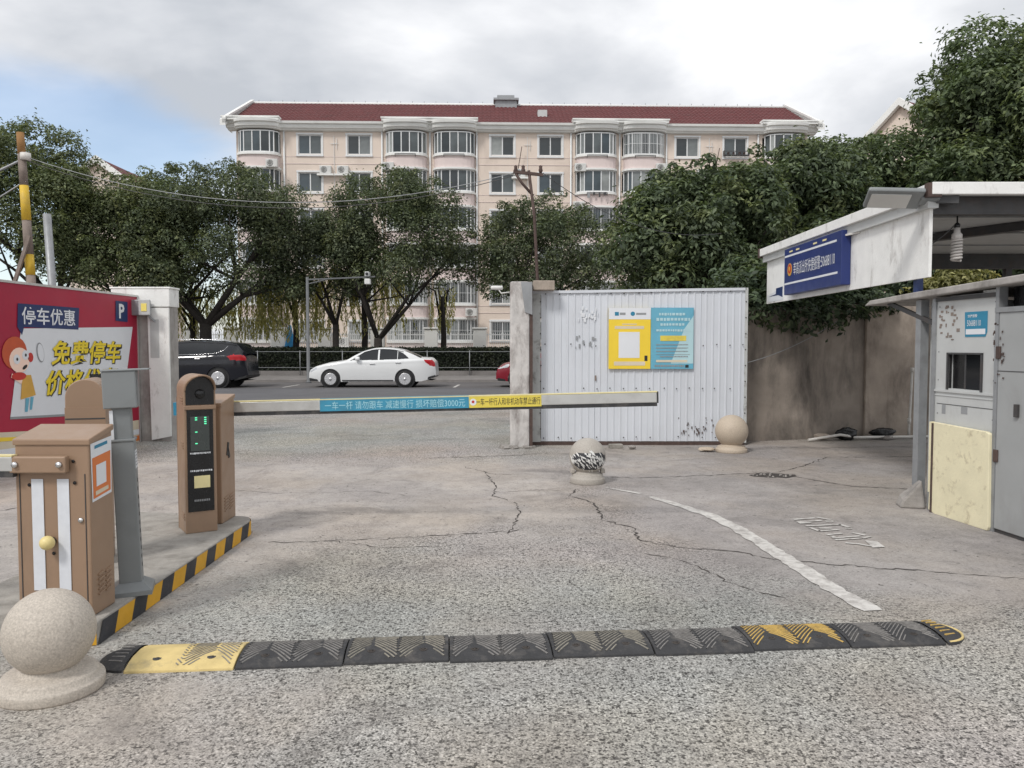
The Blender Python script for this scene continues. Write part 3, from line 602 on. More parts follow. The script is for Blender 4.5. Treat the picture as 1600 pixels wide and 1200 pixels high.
wall.bx(X0, X0 + .3, .3, 12, 0, 18.1).bx(X1 - .3, X1, .3, 12, 0, 18.1).bx(X0, X1, 12, 12.3, 0, 18.1)
wall.build('wall', 'peach', BL)
MB().add([(X0 + .3, .7, 0), (X1 - .3, .7, 0), (X1 - .3, .7, 18), (X0 + .3, .7, 18)], [(0, 1, 2, 3)]).build('room_dark_backing', 'hedge_and_room_dark', BL)  # near-black sheet paints the dark of the unlit rooms behind the windows
sc_ = MB()
for s in FL:
    x = X0
    for a, b in BAY + [(X1, X1)]:
        if a - x > .3: sc_.bx(x, a, -.03, 0, s - .72, s - .68); sc_.bx(x, a, -.02, 0, s - .05 - .14, s - .16)
        x = b
sc_.build('string_course', 'pink', BL)
random.seed(4)
GL = ['glass_a', 'glass_a', 'glass_a', 'glass_e', 'glass_b', 'glass_b', 'glass_d', 'glass_c']
# flat windows
fm = MB(); W_ = .87
fm.bx(-W_ - .14, W_ + .14, -.09, .0, -.16, -.04).bx(-W_ - .14, W_ + .14, -.07, 0, WH, WH + .13).bx(-W_ - .12, -W_, -.04, 0, -.04, WH).bx(W_, W_ + .12, -.04, 0, -.04, WH)
fm.bx(-W_, -W_ + .07, .06, .13, 0, WH).bx(W_ - .07, W_, .06, .13, 0, WH).bx(-W_ + .07, W_ - .07, .06, .13, 0, .07).bx(-W_ + .07, W_ - .07, .06, .13, WH - .07, WH).bx(-.04, .04, .05, .125, .07, WH - .07)
fmesh = fm.mesh('window', 'upvc')
pms = {q: MB().bx(-.40, .40, 0, .01, 0, WH - .14).mesh('pane', q) for q in set(GL)}
bars = MB()
for i in range(15): bars.bx(-.9 + i * .1286 - .009, -.9 + i * .1286 + .009, -.15, -.135, -.05, 1.45)
for z in (-.05, .7, 1.43): bars.bx(-.92, .92, -.155, -.13, z - .012, z + .012)
barm = bars.mesh('window_grille', 'upvc')
for fi, s in enumerate(FL):
    for wi, (a, b) in enumerate(WIN):
        o = obj('window', fmesh, BL, ((a + b) / 2, 0, s))
        for dx in (-.42, .42): obj('pane', pms[random.choice(GL)], o, (dx, .09, .07))
        if fi >= 4: obj('window_grille', barm, BL, ((a + b) / 2, 0, s))
# bow windows
TS = [-1, -.93, -.8, -.62, -.42, -.2, 0, .2, .42, .62, .8, .93, 1]
def boff(t, d=.8): return d * max(0, 1 - abs(t) ** 3.2) ** .5
HW = 1.53
def arc(out, hw=HW): return [(t * (hw + out * .6), -(boff(t) + out) if abs(t) < .999 else 0.0) for t in TS]
def band(mb, out, z0, z1):
    p = arc(out); n = len(p); vs = [(x, y, z0) for x, y in p] + [(x, y, z1) for x, y in p]
    mb.add(vs, [(i, i + 1, n + i + 1, n + i) for i in range(n - 1)] + [tuple(range(n, 2 * n)), tuple(reversed(range(n)))])
sp = MB(); band(sp, 0, -1.06, -.2); spm = sp.mesh('bay_spandrel', 'pink')
ld = MB(); band(ld, .13, -.2, -.04); band(ld, .16, -1.2, -1.06); ldm = ld.mesh('bay_ledge', 'trim')
fr = MB(); ZT = 1.58
for i in (0, 2, 3, 5, 7, 9, 10, 12):
    x, y = arc(-.02)[i] if i not in (0, 12) else (TS[i] * 1.48, -.1); fr.bx(x - .035, x + .035, y - .035, y + .035, -.04, ZT)
p = arc(.0); q = arc(-.08)
for z0, z1 in ((-.04, .05), (ZT - .08, ZT)):
    n = len(p); vs = [(*a, z0) for a in p] + [(*a, z1) for a in p]; fr.add(vs, [(i, i + 1, n + i + 1, n + i) for i in range(n - 1)])
    vs = [(*a, z1 if z0 < .5 else z0) for a in p] + [(a[0], min(a[1], 0) , z1 if z0 < .5 else z0) for a in q]; fr.add(vs, [(i, i + 1, n + i + 1, n + i) for i in range(n - 1)])
frm = fr.mesh('bay_window', 'upvc')
SEG = [(0, 2), (2, 3), (3, 5), (5, 7), (7, 9), (9, 10), (10, 12)]
pa = arc(-.03); pbm = {}
for si, (i, j) in enumerate(SEG):
    a = pa[i] if i else (-1.47, -.05); b = pa[j] if j != 12 else (1.47, -.05)
    for mname in set(GL):
        pbm[si, mname] = MB().add([(a[0], a[1], .05), (b[0], b[1], .05), (b[0], b[1], ZT - .08), (a[0], a[1], ZT - .08)], [(0, 1, 2, 3)]).mesh('pane', mname)
gr_ = MB()
for i in range(27):
    t = -.98 + 1.96 * i / 26; x, y = t * 1.56, -(boff(t) + .12); gr_.bx(x - .009, x + .009, y - .009, y + .009, -.1, ZT)
for z in (-.1, .75, ZT - .05):
    for i in range(26):
        t0, t1 = -.98 + 1.96 * i / 26, -.98 + 1.96 * (i + 1) / 26; gr_.bar((t0 * 1.56, -(boff(t0) + .12), z), (t1 * 1.56, -(boff(t1) + .12), z), .018, .022)
grm = gr_.mesh('window_grille', 'upvc'); grg = gr_.mesh('window_grille', 'galv')
rk = MB().bar((-.75, -.95, -.12), (.75, -.95, -.12), .03, .03).bar((-.75, -.95, -.12), (-.75, -.8, -.3), .03, .03).bar((.75, -.95, -.12), (.75, -.8, -.3), .03, .03).bar((-.75, -.95, -.12), (-.75, -.8, -.12), .02, .02)
rkm = rk.mesh('drying_rack', 'dark_metal')
for fi, s in enumerate(FL):
    for bi, (a, b) in enumerate(BAY):
        c_ = ((a + b) / 2, 0, s)
        obj('bay_spandrel', spm, BL, c_); obj('bay_ledge', ldm, BL, c_); o = obj('bay_window', frm, BL, c_)
        for si in range(7):
            mm = random.choice(GL) if si not in (0, 6) else random.choice(['glass_b', 'glass_c', 'glass_d'])
            obj('pane', pbm[si, mm], o)
        if (fi, bi) in ((0, 4),) or fi >= 4: obj('window_grille', grm, BL, c_)
        if (fi, bi) in ((2, 3),): obj('window_grille', grg, BL, c_)
        if (fi, bi) in ((0, 1), (0, 2), (0, 3), (0, 4), (1, 3), (1, 0)): obj('drying_rack', rkm, BL, c_)
# cornice following the bays
def cpath(out):
    pts = [(X0 - .55 - out * .5, .6)]; pts.append((X0 - .55 - out * .5, -.15 - out))
    for a, b in BAY:
        c_ = (a + b) / 2
        for t in TS: pts.append((max(c_ + t * (HW + .15), X0 - .55 - out * .5 + .01), -(boff(t, .62) + .28 + out)))
    pts += [(X1 + .55 + out * .5, -.15 - out), (X1 + .55 + out * .5, .6)]; return pts
cn = MB()
prof = [(-.30, 17.60), (-.02, 17.64), (.04, 17.72), (.16, 17.78), (.20, 17.90), (.20, 18.02), (.36, 18.06), (.40, 18.22), (.1, 18.26), (-.35, 18.26)]
rows = [cpath(o_) for o_, z in prof]; n = len(rows[0])
vs = [(x, y, z - .12) for (o_, z), row in zip(prof, rows) for x, y in row]
cn.add(vs, [(i * n + j, i * n + j + 1, (i + 1) * n + j + 1, (i + 1) * n + j) for i in range(len(prof) - 1) for j in range(n - 1)])
for a, b in ((X0 - .75, BAY[0][1] + .1), (BAY[1][0] - .25, BAY[2][1] + .15), (BAY[3][0] - .25, BAY[4][1] + .15), (BAY[5][0] - .25, X1 + .75)):
    cn.bx(a, b, -.9, -.3, 18.1, 18.28); cn.bx(a - .06, b + .06, -.97, -.25, 18.28, 18.37)
cn.build('cornice', 'trim', BL)
# tiled roof: rolls up the slope, stepped courses
RX0, RX1, RY0, RY1, RZ0, RZ1 = X0 - .5, X1 + .5, -.25, 6.0, 18.05, 21.3
rf = MB(); nx = 520; ny = 12; vs = []
for j in range(ny):
    for kx in (0, 1):
        t = (j + kx * .98) / ny
        for i in range(nx + 1):
            u = i / nx; w_ = abs(math.sin(u * (RX1 - RX0) / .33 * math.pi)) * .07
            vs.append((RX0 + (RX1 - RX0) * u, RY0 + (RY1 - RY0) * t, RZ0 + (RZ1 - RZ0) * t + w_ + (.05 if kx == 0 else 0.)))
rw = nx + 1
rf.add(vs, [(i + j * rw, i + 1 + j * rw, i + 1 + (j + 1) * rw, i + (j + 1) * rw) for j in range(2 * ny - 1) for i in range(nx)])
rf.add([(RX0, RY1, RZ1), (RX1, RY1, RZ1), (RX1, 12.5, RZ0), (RX0, 12.5, RZ0)], [(0, 1, 2, 3)])
ro = rf.build('roof', 'roof', BL)
rg = MB().tube([(RX0, RY1, RZ1 + .06), (RX1, RY1, RZ1 + .06)], .11, 8); rg.build('ridge', 'trim', ro)
for i in range(46): MB().bx(RX0 + .5 + i * .96, RX0 + .54 + i * .96, RY1 - .02, RY1 + .02, RZ1 + .15, RZ1 + .30).build('ridge_spike', 'galv', ro)
for xx in (RX0, RX1):
    v = MB(); sgn = -1 if xx < 0 else 1
    v.prism([(0, 0), (.01, 0), (.01, .01)], 0, .01) if False else None
    for dz, wd2 in ((.0, .5), (.16, .34)):
        v.add([(xx + sgn * q_, y_, z_ + dz + h_) for q_ in (-.1, wd2 - .2) for y_, z_ in ((RY0 - .9, RZ0 - .15), (RY1, RZ1), (12.5, RZ0)) for h_ in (-.28, .16)],
              [(0, 2, 3, 1), (2, 4, 5, 3), (6, 7, 9, 8), (8, 9, 11, 10), (1, 3, 9, 7), (3, 5, 11, 9), (0, 6, 8, 2), (2, 8, 10, 4), (0, 1, 7, 6), (4, 10, 11, 5)])
    v.build('verge', 'trim', ro)
gb = MB()
for xx in (X0 + .02, X1 - .02): gb.add([(xx, 0, 18.1), (xx, 12.3, 18.1), (xx, 6, 21.3)], [(0, 1, 2)])
gb.build('gable', 'peach', BL)
MB().bx(-1.2, .55, 5.2, 6.4, 20.5, 21.5).bx(-1.35, .7, 5.0, 6.6, 21.5, 21.66).bx(-1.05, .35, 5.3, 6.3, 21.66, 21.95).build('chimney', 'galv', ro)
MB().bx(U(843), U(858), 2.1, 2.9, 19.2, 19.85).build('skylight', 'light_grey', ro)
for px in (444, 597, 672, 745, 892, 968, 1041, 1184):
    MB().tube([(U(px), -.09, .1), (U(px), -.09, 17.55)], .065, 8).build('drain_pipe', 'upvc', BL)
for px in (522, 824, 1108):
    u_ = U(px); MB().bar((u_, -.05, 1), (u_, -.05, 17.2), .03, .03).bar((u_ - .25, -.06, 16.6), (u_ + .3, -.06, 16.6), .03, .03).bar((u_ + .2, -.06, 17.0), (u_ + .2, -.06, 16.2), .03, .03).build('cable_riser', 'upvc', BL)
for px in (812, 1119):
    u_ = U(px); MB().tube([(u_ - .2, -.25, 14.3), (u_ + .15, -.4, 16.4)], .03, 5).build('antenna', 'rust', BL)
# air conditioners
mB = Matrix.Translation((0, 60, 0)) @ Matrix.Rotation(BROT, 4, 'Z') @ Matrix.Diagonal((.987, 1, .9865, 1))
def aircon(px, z, y, label, ledge=True):
    p = mB @ Vector((U(px), y, z)); t = empty('air_conditioner', p, BROT, label, 'air conditioner', 'air conditioners on the flats')
    MB().bx(-.42, .42, -.32, 0, 0, .58).build('casing', 'ac', t, bevel=.03)
    MB().lathe([(.21, -.335), (.23, -.32)], 20, (-.1, 0, .29), 'y').build('fan', 'dark_metal', t)
    g_ = MB()
    for a in np.linspace(.05, .2, 4): g_.lathe([(a, -.345), (a + .012, -.345)], 20, (-.1, 0, .29), 'y')
    g_.build('fan_guard', 'ac', t)
    if ledge: MB().bx(-.6, .6, -.4, .0, -.14, -.02).build('shelf', 'trim', t)
ACs = [(430, 14.62, -.85, 'air conditioner under the curved bay at the top left corner', False), (509, 14.35, 0, 'left one of two air conditioners between the two leftmost top-floor flat windows', True),
       (536, 14.35, 0, 'right one of two air conditioners between the two leftmost top-floor flat windows', True), (608, 14.5, -.6, 'white air conditioner at the left foot of the second top-floor bay', False),
       (812, 14.2, 0, 'air conditioner behind the top of the rusty utility pole', True), (905, 14.5, -.6, 'white air conditioner at the left foot of the fourth top-floor bay', False),
       (1030, 14.5, -.75, 'air conditioner under the barred top-floor bay window', False), (1097, 14.25, 0, 'left one of two air conditioners between the two rightmost top-floor flat windows', True),
       (1120, 14.25, 0, 'right one of two air conditioners between the two rightmost top-floor flat windows', True), (1199, 14.52, -.62, 'white air conditioner with black fan under the rightmost top-floor bay', False),
       (736, 3.75, -.85, 'white air conditioner low on the facade, left of the concrete pillar', False), (535, 1.6, -.3, 'air conditioner at ground floor behind the slim Y-shaped trunk', True), (903, 11.7, -.6, 'air conditioner left of the green-grey barred bay window above the fence', False)]
for a_ in ACs: aircon(*a_)
# washing and planters hung out of the top-floor windows
random.seed(31)
def hang(px, y, z, wd2, n, label, dark=False):
    t = empty('washing_line', mB @ Vector((U(px), y, z)), BROT, label, 'washing')
    MB().bar((-wd2 / 2, 0, 0), (wd2 / 2, 0, 0), .025, .025).build('rail', 'upvc', t)
    for i in range(n):
        x = -wd2 / 2 + wd2 * (i + .5) / n; w2, h2 = random.uniform(.12, .26), random.uniform(.2, .45)
        MB().prism([(x - w2 / 2, -h2), (x + w2 / 2, -h2 + .04), (x + w2 * .45, 0), (x - w2 * .45, 0)], -.02, .01).build('garment', random.choice(['print_white', 'skirt', 'cloth_blue', 'dark_metal', 'print_cream', 'pink']), t)
hang(1235, -1.0, 15.75, 2.0, 6, 'washing hung below the rightmost top-floor bay window')
hang(635, -1.05, 12.95, 1.6, 4, 'washing hung below the second bay, one floor under the top')
hang(930, -1.05, 12.95, 1.6, 4, 'washing hung below the fourth bay, one floor under the top')
pl_ = empty('window_planter', mB @ Vector((U(1149), -.12, 15.86)), BROT, 'dark planter rail outside the last flat window of the top floor', 'planter')
MB().bx(-.95, .95, -.32, .0, .0, .06).bx(-.95, -.9, -.32, 0, .06, .36).bx(.9, .95, -.32, 0, .06, .36).bx(-.9, .9, -.32, -.29, .28, .33).build('tray', 'dark_metal', pl_)
for x in (-.6, -.2, .25, .6): MB().lathe([(.07, .06), (.1, .25), (.0, .25)], 10, (x, -.15, 0)).build('pot', 'rust', pl_)
# garden fence of the flats
gf = empty('garden_fence', (0, 47, 0), 0, 'pale railing with white square pillars in front of the ground-floor flats', 'fence')
for px in (300, 362, 435, 508, 590, 674, 750, 810):
    x = (px - 800) / 1250 * 47; MB().bx(x - .38, x + .38, -.2, .2, 0, 2.5).bx(x - .44, x + .44, -.26, .26, 2.5, 2.6).build('pillar', 'trim', gf, bevel=.02)
br = MB()
for i in range(170):
    x = -19.5 + i * .118; br.bx(x - .014, x + .014, -.014, .014, .3, 2.3)
br.bx(-19.5, .6, -.02, .02, .5, .55).bx(-19.5, .6, -.02, .02, 2.15, 2.2)
tag(br.build('railing_bars', 'upvc', gf), kind='stuff')
bc = MB().lathe([(.0, 2.75), (.08, 2.7), (.16, 2.3), (.36, 1.3), (.42, .7), (.4, .0)], 12, (0, 0, 0)); 
tag(bc.build('folded_parasol', 'cloth_blue', loc=(-12.8, 46.2, 0)), 'bright blue folded cloth parasol beside the garden fence', 'parasol')
# far houses
def house(name, X, Y, wd, dp, h, rise, label, ridge_x=False):
    t = empty(name, (X, Y, 0), 0, label, 'building')
    MB().bx(-wd / 2, wd / 2, 0, dp, 0, h).prism([(-wd / 2, h), (wd / 2, h), (0, h + rise)], 0.01, dp - .01).build('wall', 'peach', t)
    r_ = MB(); e_ = wd / 2 + .8; k_ = rise / (wd / 2)
    for sg in (-1, 1):
        r_.add([(0, -.6, h + rise + .25), (0, dp + .6, h + rise + .25), (sg * e_, dp + .6, h + rise + .25 - e_ * k_), (sg * e_, -.6, h + rise + .25 - e_ * k_)], [(0, 1, 2, 3) if sg < 0 else (3, 2, 1, 0)])
    r_.build('roof', 'roof', t)
    v = MB()
    for sg in (-1, 1):
        v.add([(0, -.65, h + rise + .4), (sg * e_, -.65, h + rise + .4 - e_ * k_), (sg * e_, -.65, h + rise - .35 - e_ * k_), (0, -.65, h + rise - .35)] + [(0, -.2, h + rise + .4), (sg * e_, -.2, h + rise + .4 - e_ * k_), (sg * e_, -.2, h + rise - .35 - e_ * k_), (0, -.2, h + rise - .35)], [(0, 1, 2, 3), (4, 7, 6, 5), (0, 4, 5, 1), (3, 2, 6, 7)])
    v.build('verge', 'trim', t); return t
house('gabled_house', 39.4, 82, 9, 16, 22.6, 3.5, 'far peach house gable with white verge, half hidden by trees at right').rotation_euler = (0, 0, R(-58))
house('gabled_house', -46, 90, 7, 14, 19.6, 2.6, 'far house roof peeping above the trees at far left')

# ================================================================ parked cars
def interp(pts, x): return np.interp(x, [p[0] for p in pts], [p[1] for p in pts])
def smoothpts(pts, n=400, it=6):
    x = np.linspace(pts[0][0], pts[-1][0], n); y = interp(pts, x)
    for _ in range(it): y[1:-1] = (y[:-2] + 2 * y[1:-1] + y[2:]) / 4
    return list(zip(x, y))
def inpoly(x, z, poly):
    c = False
    for i in range(len(poly)):
        (x0, z0), (x1, z1) = poly[i], poly[i - 1]
        if (z0 > z) != (z1 > z) and x < (x1 - x0) * (z - z0) / (z1 - z0) + x0: c = not c
    return c
def car(name, label, loc, L, belt, low, roof, wheels, wr, hw, hroof, wins, paint, tail, head, screen_x, rear_x, doors, group='parked cars along the road', spokes=10, rails=False, handles=(), trimline=None):
    root = empty(name, loc, 0, label, 'car', group)
    belt = smoothpts(belt); roof = smoothpts(roof, it=14); zr_max = max(z for _, z in roof); ar = wr + .06
    nxx = int(L / .02); xs = np.linspace(0, L, nxx + 1)
    def halfw(x):
        t = abs(x - L / 2) / (L / 2); return hw * (1 - .30 * t ** 8 - .03 * t ** 2)
    zlow = interp(low, xs)
    for wx in wheels:
        dd = np.abs(xs - wx); zlow = np.where(dd < ar, np.maximum(zlow, wr + np.sqrt(np.maximum(ar ** 2 - dd ** 2, 0))), zlow)
    ztop = np.maximum(interp(belt, xs), zlow + .04); NS = 26
    bodies = {'paint': MB(), 'tail-1': MB(), 'head-1': MB(), 'tail1': MB(), 'head1': MB(), 'dark': MB()}
    S = np.linspace(0, 1, NS + 1)
    def sidey(x, z, zt):
        s = np.clip((z - .2) / (zt - .2 + 1e-6), 0, 1); y = halfw(x) * (.94 + .06 * math.sin(min(1, s * 1.25) * math.pi * .62))
        e_ = max(0, (z - (zt - .10)) / .10); return y - .055 * e_ ** 2.2
    for sg in (-1, 1):
        grid = [[(x, sg * sidey(x, zl + (zt - zl) * s, zt), zl + (zt - zl) * s) for s in S] for x, zl, zt in zip(xs, zlow, ztop)]
        for i in range(nxx):
            for j in range(NS):
                q = [grid[i][j], grid[i + 1][j], grid[i + 1][j + 1], grid[i][j + 1]]
                if sg > 0: q.reverse()
                cx_, cz_ = (q[0][0] + q[2][0]) / 2, (q[0][2] + q[2][2]) / 2
                k_ = 'tail%d' % sg if inpoly(cx_, cz_, tail) else 'head%d' % sg if inpoly(cx_, cz_, head) else 'paint'
                if any(abs(cx_ - d) < .008 for d in doors) and cz_ > .3: k_ = 'dark'
                bodies[k_].add(q, [(0, 1, 2, 3)], True)
    top = [[(x, -sidey(x, zt, zt) * c_, zt + .05 * (1 - c_ ** 2) * min(1, x / .2, (L - x) / .1)) for c_ in np.linspace(1, -1, 13)] for x, zt in zip(xs, ztop)]
    for i in range(nxx):
        for j in range(12): bodies['paint'].add([top[i][j], top[i + 1][j], top[i + 1][j + 1], top[i][j + 1]], [(0, 1, 2, 3)], True)
    for i, x in ((0, 0.), (nxx, L)):
        rr = [(x, sg * sidey(x, z, ztop[i]), z) for sg, zs in ((-1, np.linspace(zlow[i], ztop[i], 8)), (1, np.linspace(ztop[i], zlow[i], 8))) for z in zs]
        bodies['paint'].add(rr, [tuple(range(len(rr))) if x > 0 else tuple(reversed(range(len(rr))))])
    bodies['dark'].add([(.1, -hw * .8, .26), (L - .1, -hw * .8, .26), (L - .1, hw * .8, .26), (.1, hw * .8, .26)], [(0, 3, 2, 1)])
    # cabin
    gx = np.arange(roof[0][0], roof[-1][0] + 1e-6, .02); zr = interp(roof, gx); zb = interp(belt, gx) - .005
    cab = MB(); panes = [MB() for _ in wins * 2]; scr = MB(); rwin = MB(); NC = 30
    def caby(x, z):
        b = sidey(x, interp(belt, x), interp(belt, x)); u = np.clip((z - interp(belt, x)) / (zr_max - 1.0), 0, 1.2); return b - (b - hroof) * u ** 1.15
    for sg in (-1, 1):
        grid = [[(x, sg * caby(x, b + (t - b) * s), b + (t - b) * s) for s in np.linspace(0, 1, NC + 1)] for x, b, t in zip(gx, zb, np.maximum(zr, zb + .01))]
        for i in range(len(gx) - 1):
            for j in range(NC):
                q = [grid[i][j], grid[i + 1][j], grid[i + 1][j + 1], grid[i][j + 1]]
                if sg > 0: q.reverse()
                cx_, cz_ = (q[0][0] + q[2][0]) / 2, (q[0][2] + q[2][2]) / 2; tgt = cab
                for wi, w_ in enumerate(wins):
                    if inpoly(cx_, cz_, w_): tgt = panes[wi * 2 + (sg > 0)]
                tgt.add(q, [(0, 1, 2, 3)], True)
    tp = [[(x, -caby(x, max(z, b + .01)) * c_, max(z, b + .01) + .03 * (1 - c_ ** 2)) for c_ in np.linspace(1, -1, 15)] for x, z, b in zip(gx, zr, zb)]
    for i in range(len(gx) - 1):
        for j in range(14):
            x = gx[i]; tgt = cab
            if 1 <= j <= 12:
                if screen_x[0] < x < screen_x[1]: tgt = scr
                if rear_x[0] < x < rear_x[1]: tgt = rwin
            tgt.add([tp[i][j], tp[i + 1][j], tp[i + 1][j + 1], tp[i][j + 1]], [(0, 1, 2, 3)], True)
    bodies['paint'].build('body', paint, root); cab.build('cabin', paint, root); bodies['dark'].build('door_gap', 'car_trim', root)
    for p_ in panes: p_.build('side_window', 'car_glass', root)
    if scr.v: scr.build('windscreen', 'car_glass', root)
    if rwin.v: rwin.build('rear_window', 'car_glass', root)
    for sg in (-1, 1):
        bodies['tail%d' % sg].build('tail_light', 'tail_red', root); bodies['head%d' % sg].build('headlight', 'headlamp', root)
    for wx in wheels:
        for sg in (-1, 1):
            y = sg * (hw - .13); wl = MB().lathe([(ar - .01, -.1), (ar - .01, .1)], 28, (wx, y - sg * .02, wr), 'y'); wl.build('wheel_arch', 'car_trim', root)
            wh = MB().lathe([(wr * .66, -.11), (wr * .9, -.115), (wr * .985, -.07), (wr, 0), (wr * .985, .07), (wr * .9, .115), (wr * .66, .11)], 32, (wx, y, wr), 'y').build('wheel', 'tyre', root)
            rm = MB().lathe([(wr * .62, -.112), (wr * .69, -.118), (wr * .69, .118), (wr * .62, .112)], 32, (wx, y, wr), 'y'); yo = y + sg * .108
            rm.lathe([(.0, -.02), (.055, -.02), (.06, .02)], 12, (wx, yo, wr), 'y')
            for q in range(spokes):
                a = 2 * math.pi * q / spokes; rm.bar((wx + .03 * math.cos(a), yo, wr + .03 * math.sin(a)), (wx + wr * .66 * math.cos(a), yo, wr + wr * .66 * math.sin(a)), .025, wr * .055)
            rm.build('rim', 'rim', wh); MB().lathe([(.0, -.01), (wr * .5, -.01), (wr * .5, .01)], 20, (wx, y, wr), 'y').build('brake_disc', 'dark_metal', wh)
    for hx, hz in handles:
        MB().bx(hx - .1, hx + .1, -halfw(hx) - .03, -halfw(hx) + .03, hz - .016, hz + .016).build('door_handle', 'chrome', root, bevel=.01)
    mx = screen_x[0] + .38; MB().lathe([(.0, -.1), (.07, -.08), (.085, 0), (.075, .06), (0, .07)], 12, (mx, -halfw(mx) - .05, interp(belt, mx) + .06), 'x').build('mirror', paint, root)
    if rails:
        MB().tube([(gx[0] + 1.0, -hroof + .08, interp(roof, gx[0] + 1.0) + .03), (gx[0] + 1.3, -hroof + .06, zr_max + .06), (roof[-1][0] - .9, -hroof + .06, zr_max + .05), (roof[-1][0] - .55, -hroof + .08, interp(roof, roof[-1][0] - .55) + .03)], .013, 6).build('roof_rail', 'chrome', root)
    MB().prism([(.06, .24), (.5, .21), (.5, .27), (.05, .34)], -hw * .86, hw * .86).build('front_lip', 'car_trim', root); MB().prism([(L - .45, .26), (L - .04, .36), (L - .02, .45), (L - .45, .33)], -hw * .84, hw * .84).build('rear_lip', 'car_trim', root)
    sx0, sx1 = wheels[0] + ar + .05, wheels[1] - ar - .05; MB().bx(sx0, sx1, -hw - .004, -hw + .05, .235, .275).build('side_skirt', 'car_trim', root, bevel=.01)
    w0 = wins[0]; MB().tube([(x, -caby(x, z) - .004, z) for x, z in [(w0[0][0] - .06, w0[0][1] - .02)] + [(float(x), float(interp(roof, x)) - .045) for x in np.linspace(w0[1][0], wins[-1][-2][0], 10)]], .012, 5).build('roof_channel', 'car_trim', root)
    if trimline: MB().tube([(x, -caby(x, z) - .012, z) for x, z in trimline], .008, 5).build('window_trim', 'chrome', root)
    return root
car('white_sedan', 'white four-door saloon parked alone by the hedge, facing left', (-7.39, 29.72, .01), 4.62,
    [(0, .55), (.04, .63), (.25, .74), (.7, .86), (1.4, .965), (2.2, .985), (3.6, 1.02), (4.1, 1.05), (4.45, 1.03), (4.6, .9), (4.62, .6)],
    [(0, .32), (.2, .22), (.5, .2), (4.1, .22), (4.4, .3), (4.62, .42)],
    [(1.36, .95), (1.68, 1.15), (2.0, 1.31), (2.35, 1.405), (2.7, 1.43), (3.1, 1.41), (3.45, 1.335), (3.8, 1.19), (4.12, 1.04)],
    (.83, 3.52), .31, .87, .56, [[(1.62, 0.99), (2.05, 1.275), (2.3, 1.36), (2.54, 1.39), (2.54, 0.99)], [(2.6, 0.995), (2.6, 1.39), (2.95, 1.375), (3.24, 1.325), (3.24, 1.02)], [(3.27, 1.02), (3.27, 1.315), (3.46, 1.235), (3.68, 1.05)]],
    'car_white', [(4.2, 1.02), (4.62, 1.0), (4.62, .74), (4.42, .78), (4.24, .93)], [(.03, .60), (.35, .76), (.32, .66), (.08, .54)], (1.46, 2.08), (3.5, 4.08), (1.52, 2.56, 3.5), spokes=14, handles=((2.35, .86), (3.28, .9)), )
car('black_people_carrier', 'black people carrier with roof rails, half hidden by the white gate pillar', (-14.45, 29.4, .01), 4.96,
    [(0, .7), (.05, .85), (.4, .98), (1.2, 1.08), (2.4, 1.14), (4.0, 1.2), (4.75, 1.22), (4.9, 1.1), (4.96, .6)],
    [(0, .35), (.3, .25), (4.3, .25), (4.7, .36), (4.96, .45)],
    [(1.05, 1.05), (1.5, 1.34), (1.9, 1.55), (2.4, 1.65), (3.0, 1.68), (3.9, 1.66), (4.45, 1.6), (4.62, 1.55), (4.78, 1.36), (4.9, 1.18)],
    (.95, 3.96), .35, .92, .64, [[(1.6, 1.16), (2.1, 1.5), (2.35, 1.56), (2.5, 1.57), (2.5, 1.18)], [(2.58, 1.18), (2.58, 1.58), (3.45, 1.58), (3.45, 1.2)], [(3.52, 1.2), (3.52, 1.58), (4.1, 1.55), (4.25, 1.5), (4.1, 1.26)], [(4.42, 1.26), (4.45, 1.52), (4.6, 1.5), (4.75, 1.27)]],
    'car_black', [(4.28, 1.13), (4.5, 1.2), (4.93, 1.15), (4.9, .98), (4.4, 1.0)], [(.03, .75), (.45, .95), (.4, .8)], (1.15, 1.95), (4.62, 4.86), (1.5, 2.54, 3.5), rails=True, handles=((2.4, 1.0), (3.25, 1.04)), trimline=[(1.6, 1.16), (3.2, 1.2), (3.9, 1.24), (4.15, 1.34), (4.3, 1.5)])
car('red_hatchback', 'dark red car peeking out left of the concrete pillar', (-.58, 29.75, .01), 4.3,
    [(0, .5), (.04, .66), (.3, .82), (.9, .95), (1.4, 1.0), (3.6, 1.06), (4.2, 1.05), (4.3, .7)],
    [(0, .3), (.3, .22), (4.0, .24), (4.3, .4)],
    [(1.2, .98), (1.6, 1.22), (2.0, 1.42), (2.4, 1.5), (3.2, 1.48), (3.8, 1.36), (4.15, 1.08)],
    (.8, 3.4), .31, .87, .58, [[(1.6, 1.04), (2.05, 1.34), (2.4, 1.42), (2.4, 1.05)], [(2.48, 1.06), (2.48, 1.43), (3.3, 1.4), (3.4, 1.1)]],
    'car_red', [(4.0, 1.0), (4.3, 1.0), (4.3, .8)], [(.03, .66), (.5, .9), (.45, .74)], (1.3, 2.05), (3.7, 4.1), (1.45, 2.44, 3.4), handles=((2.2, .88), (3.2, .92)))

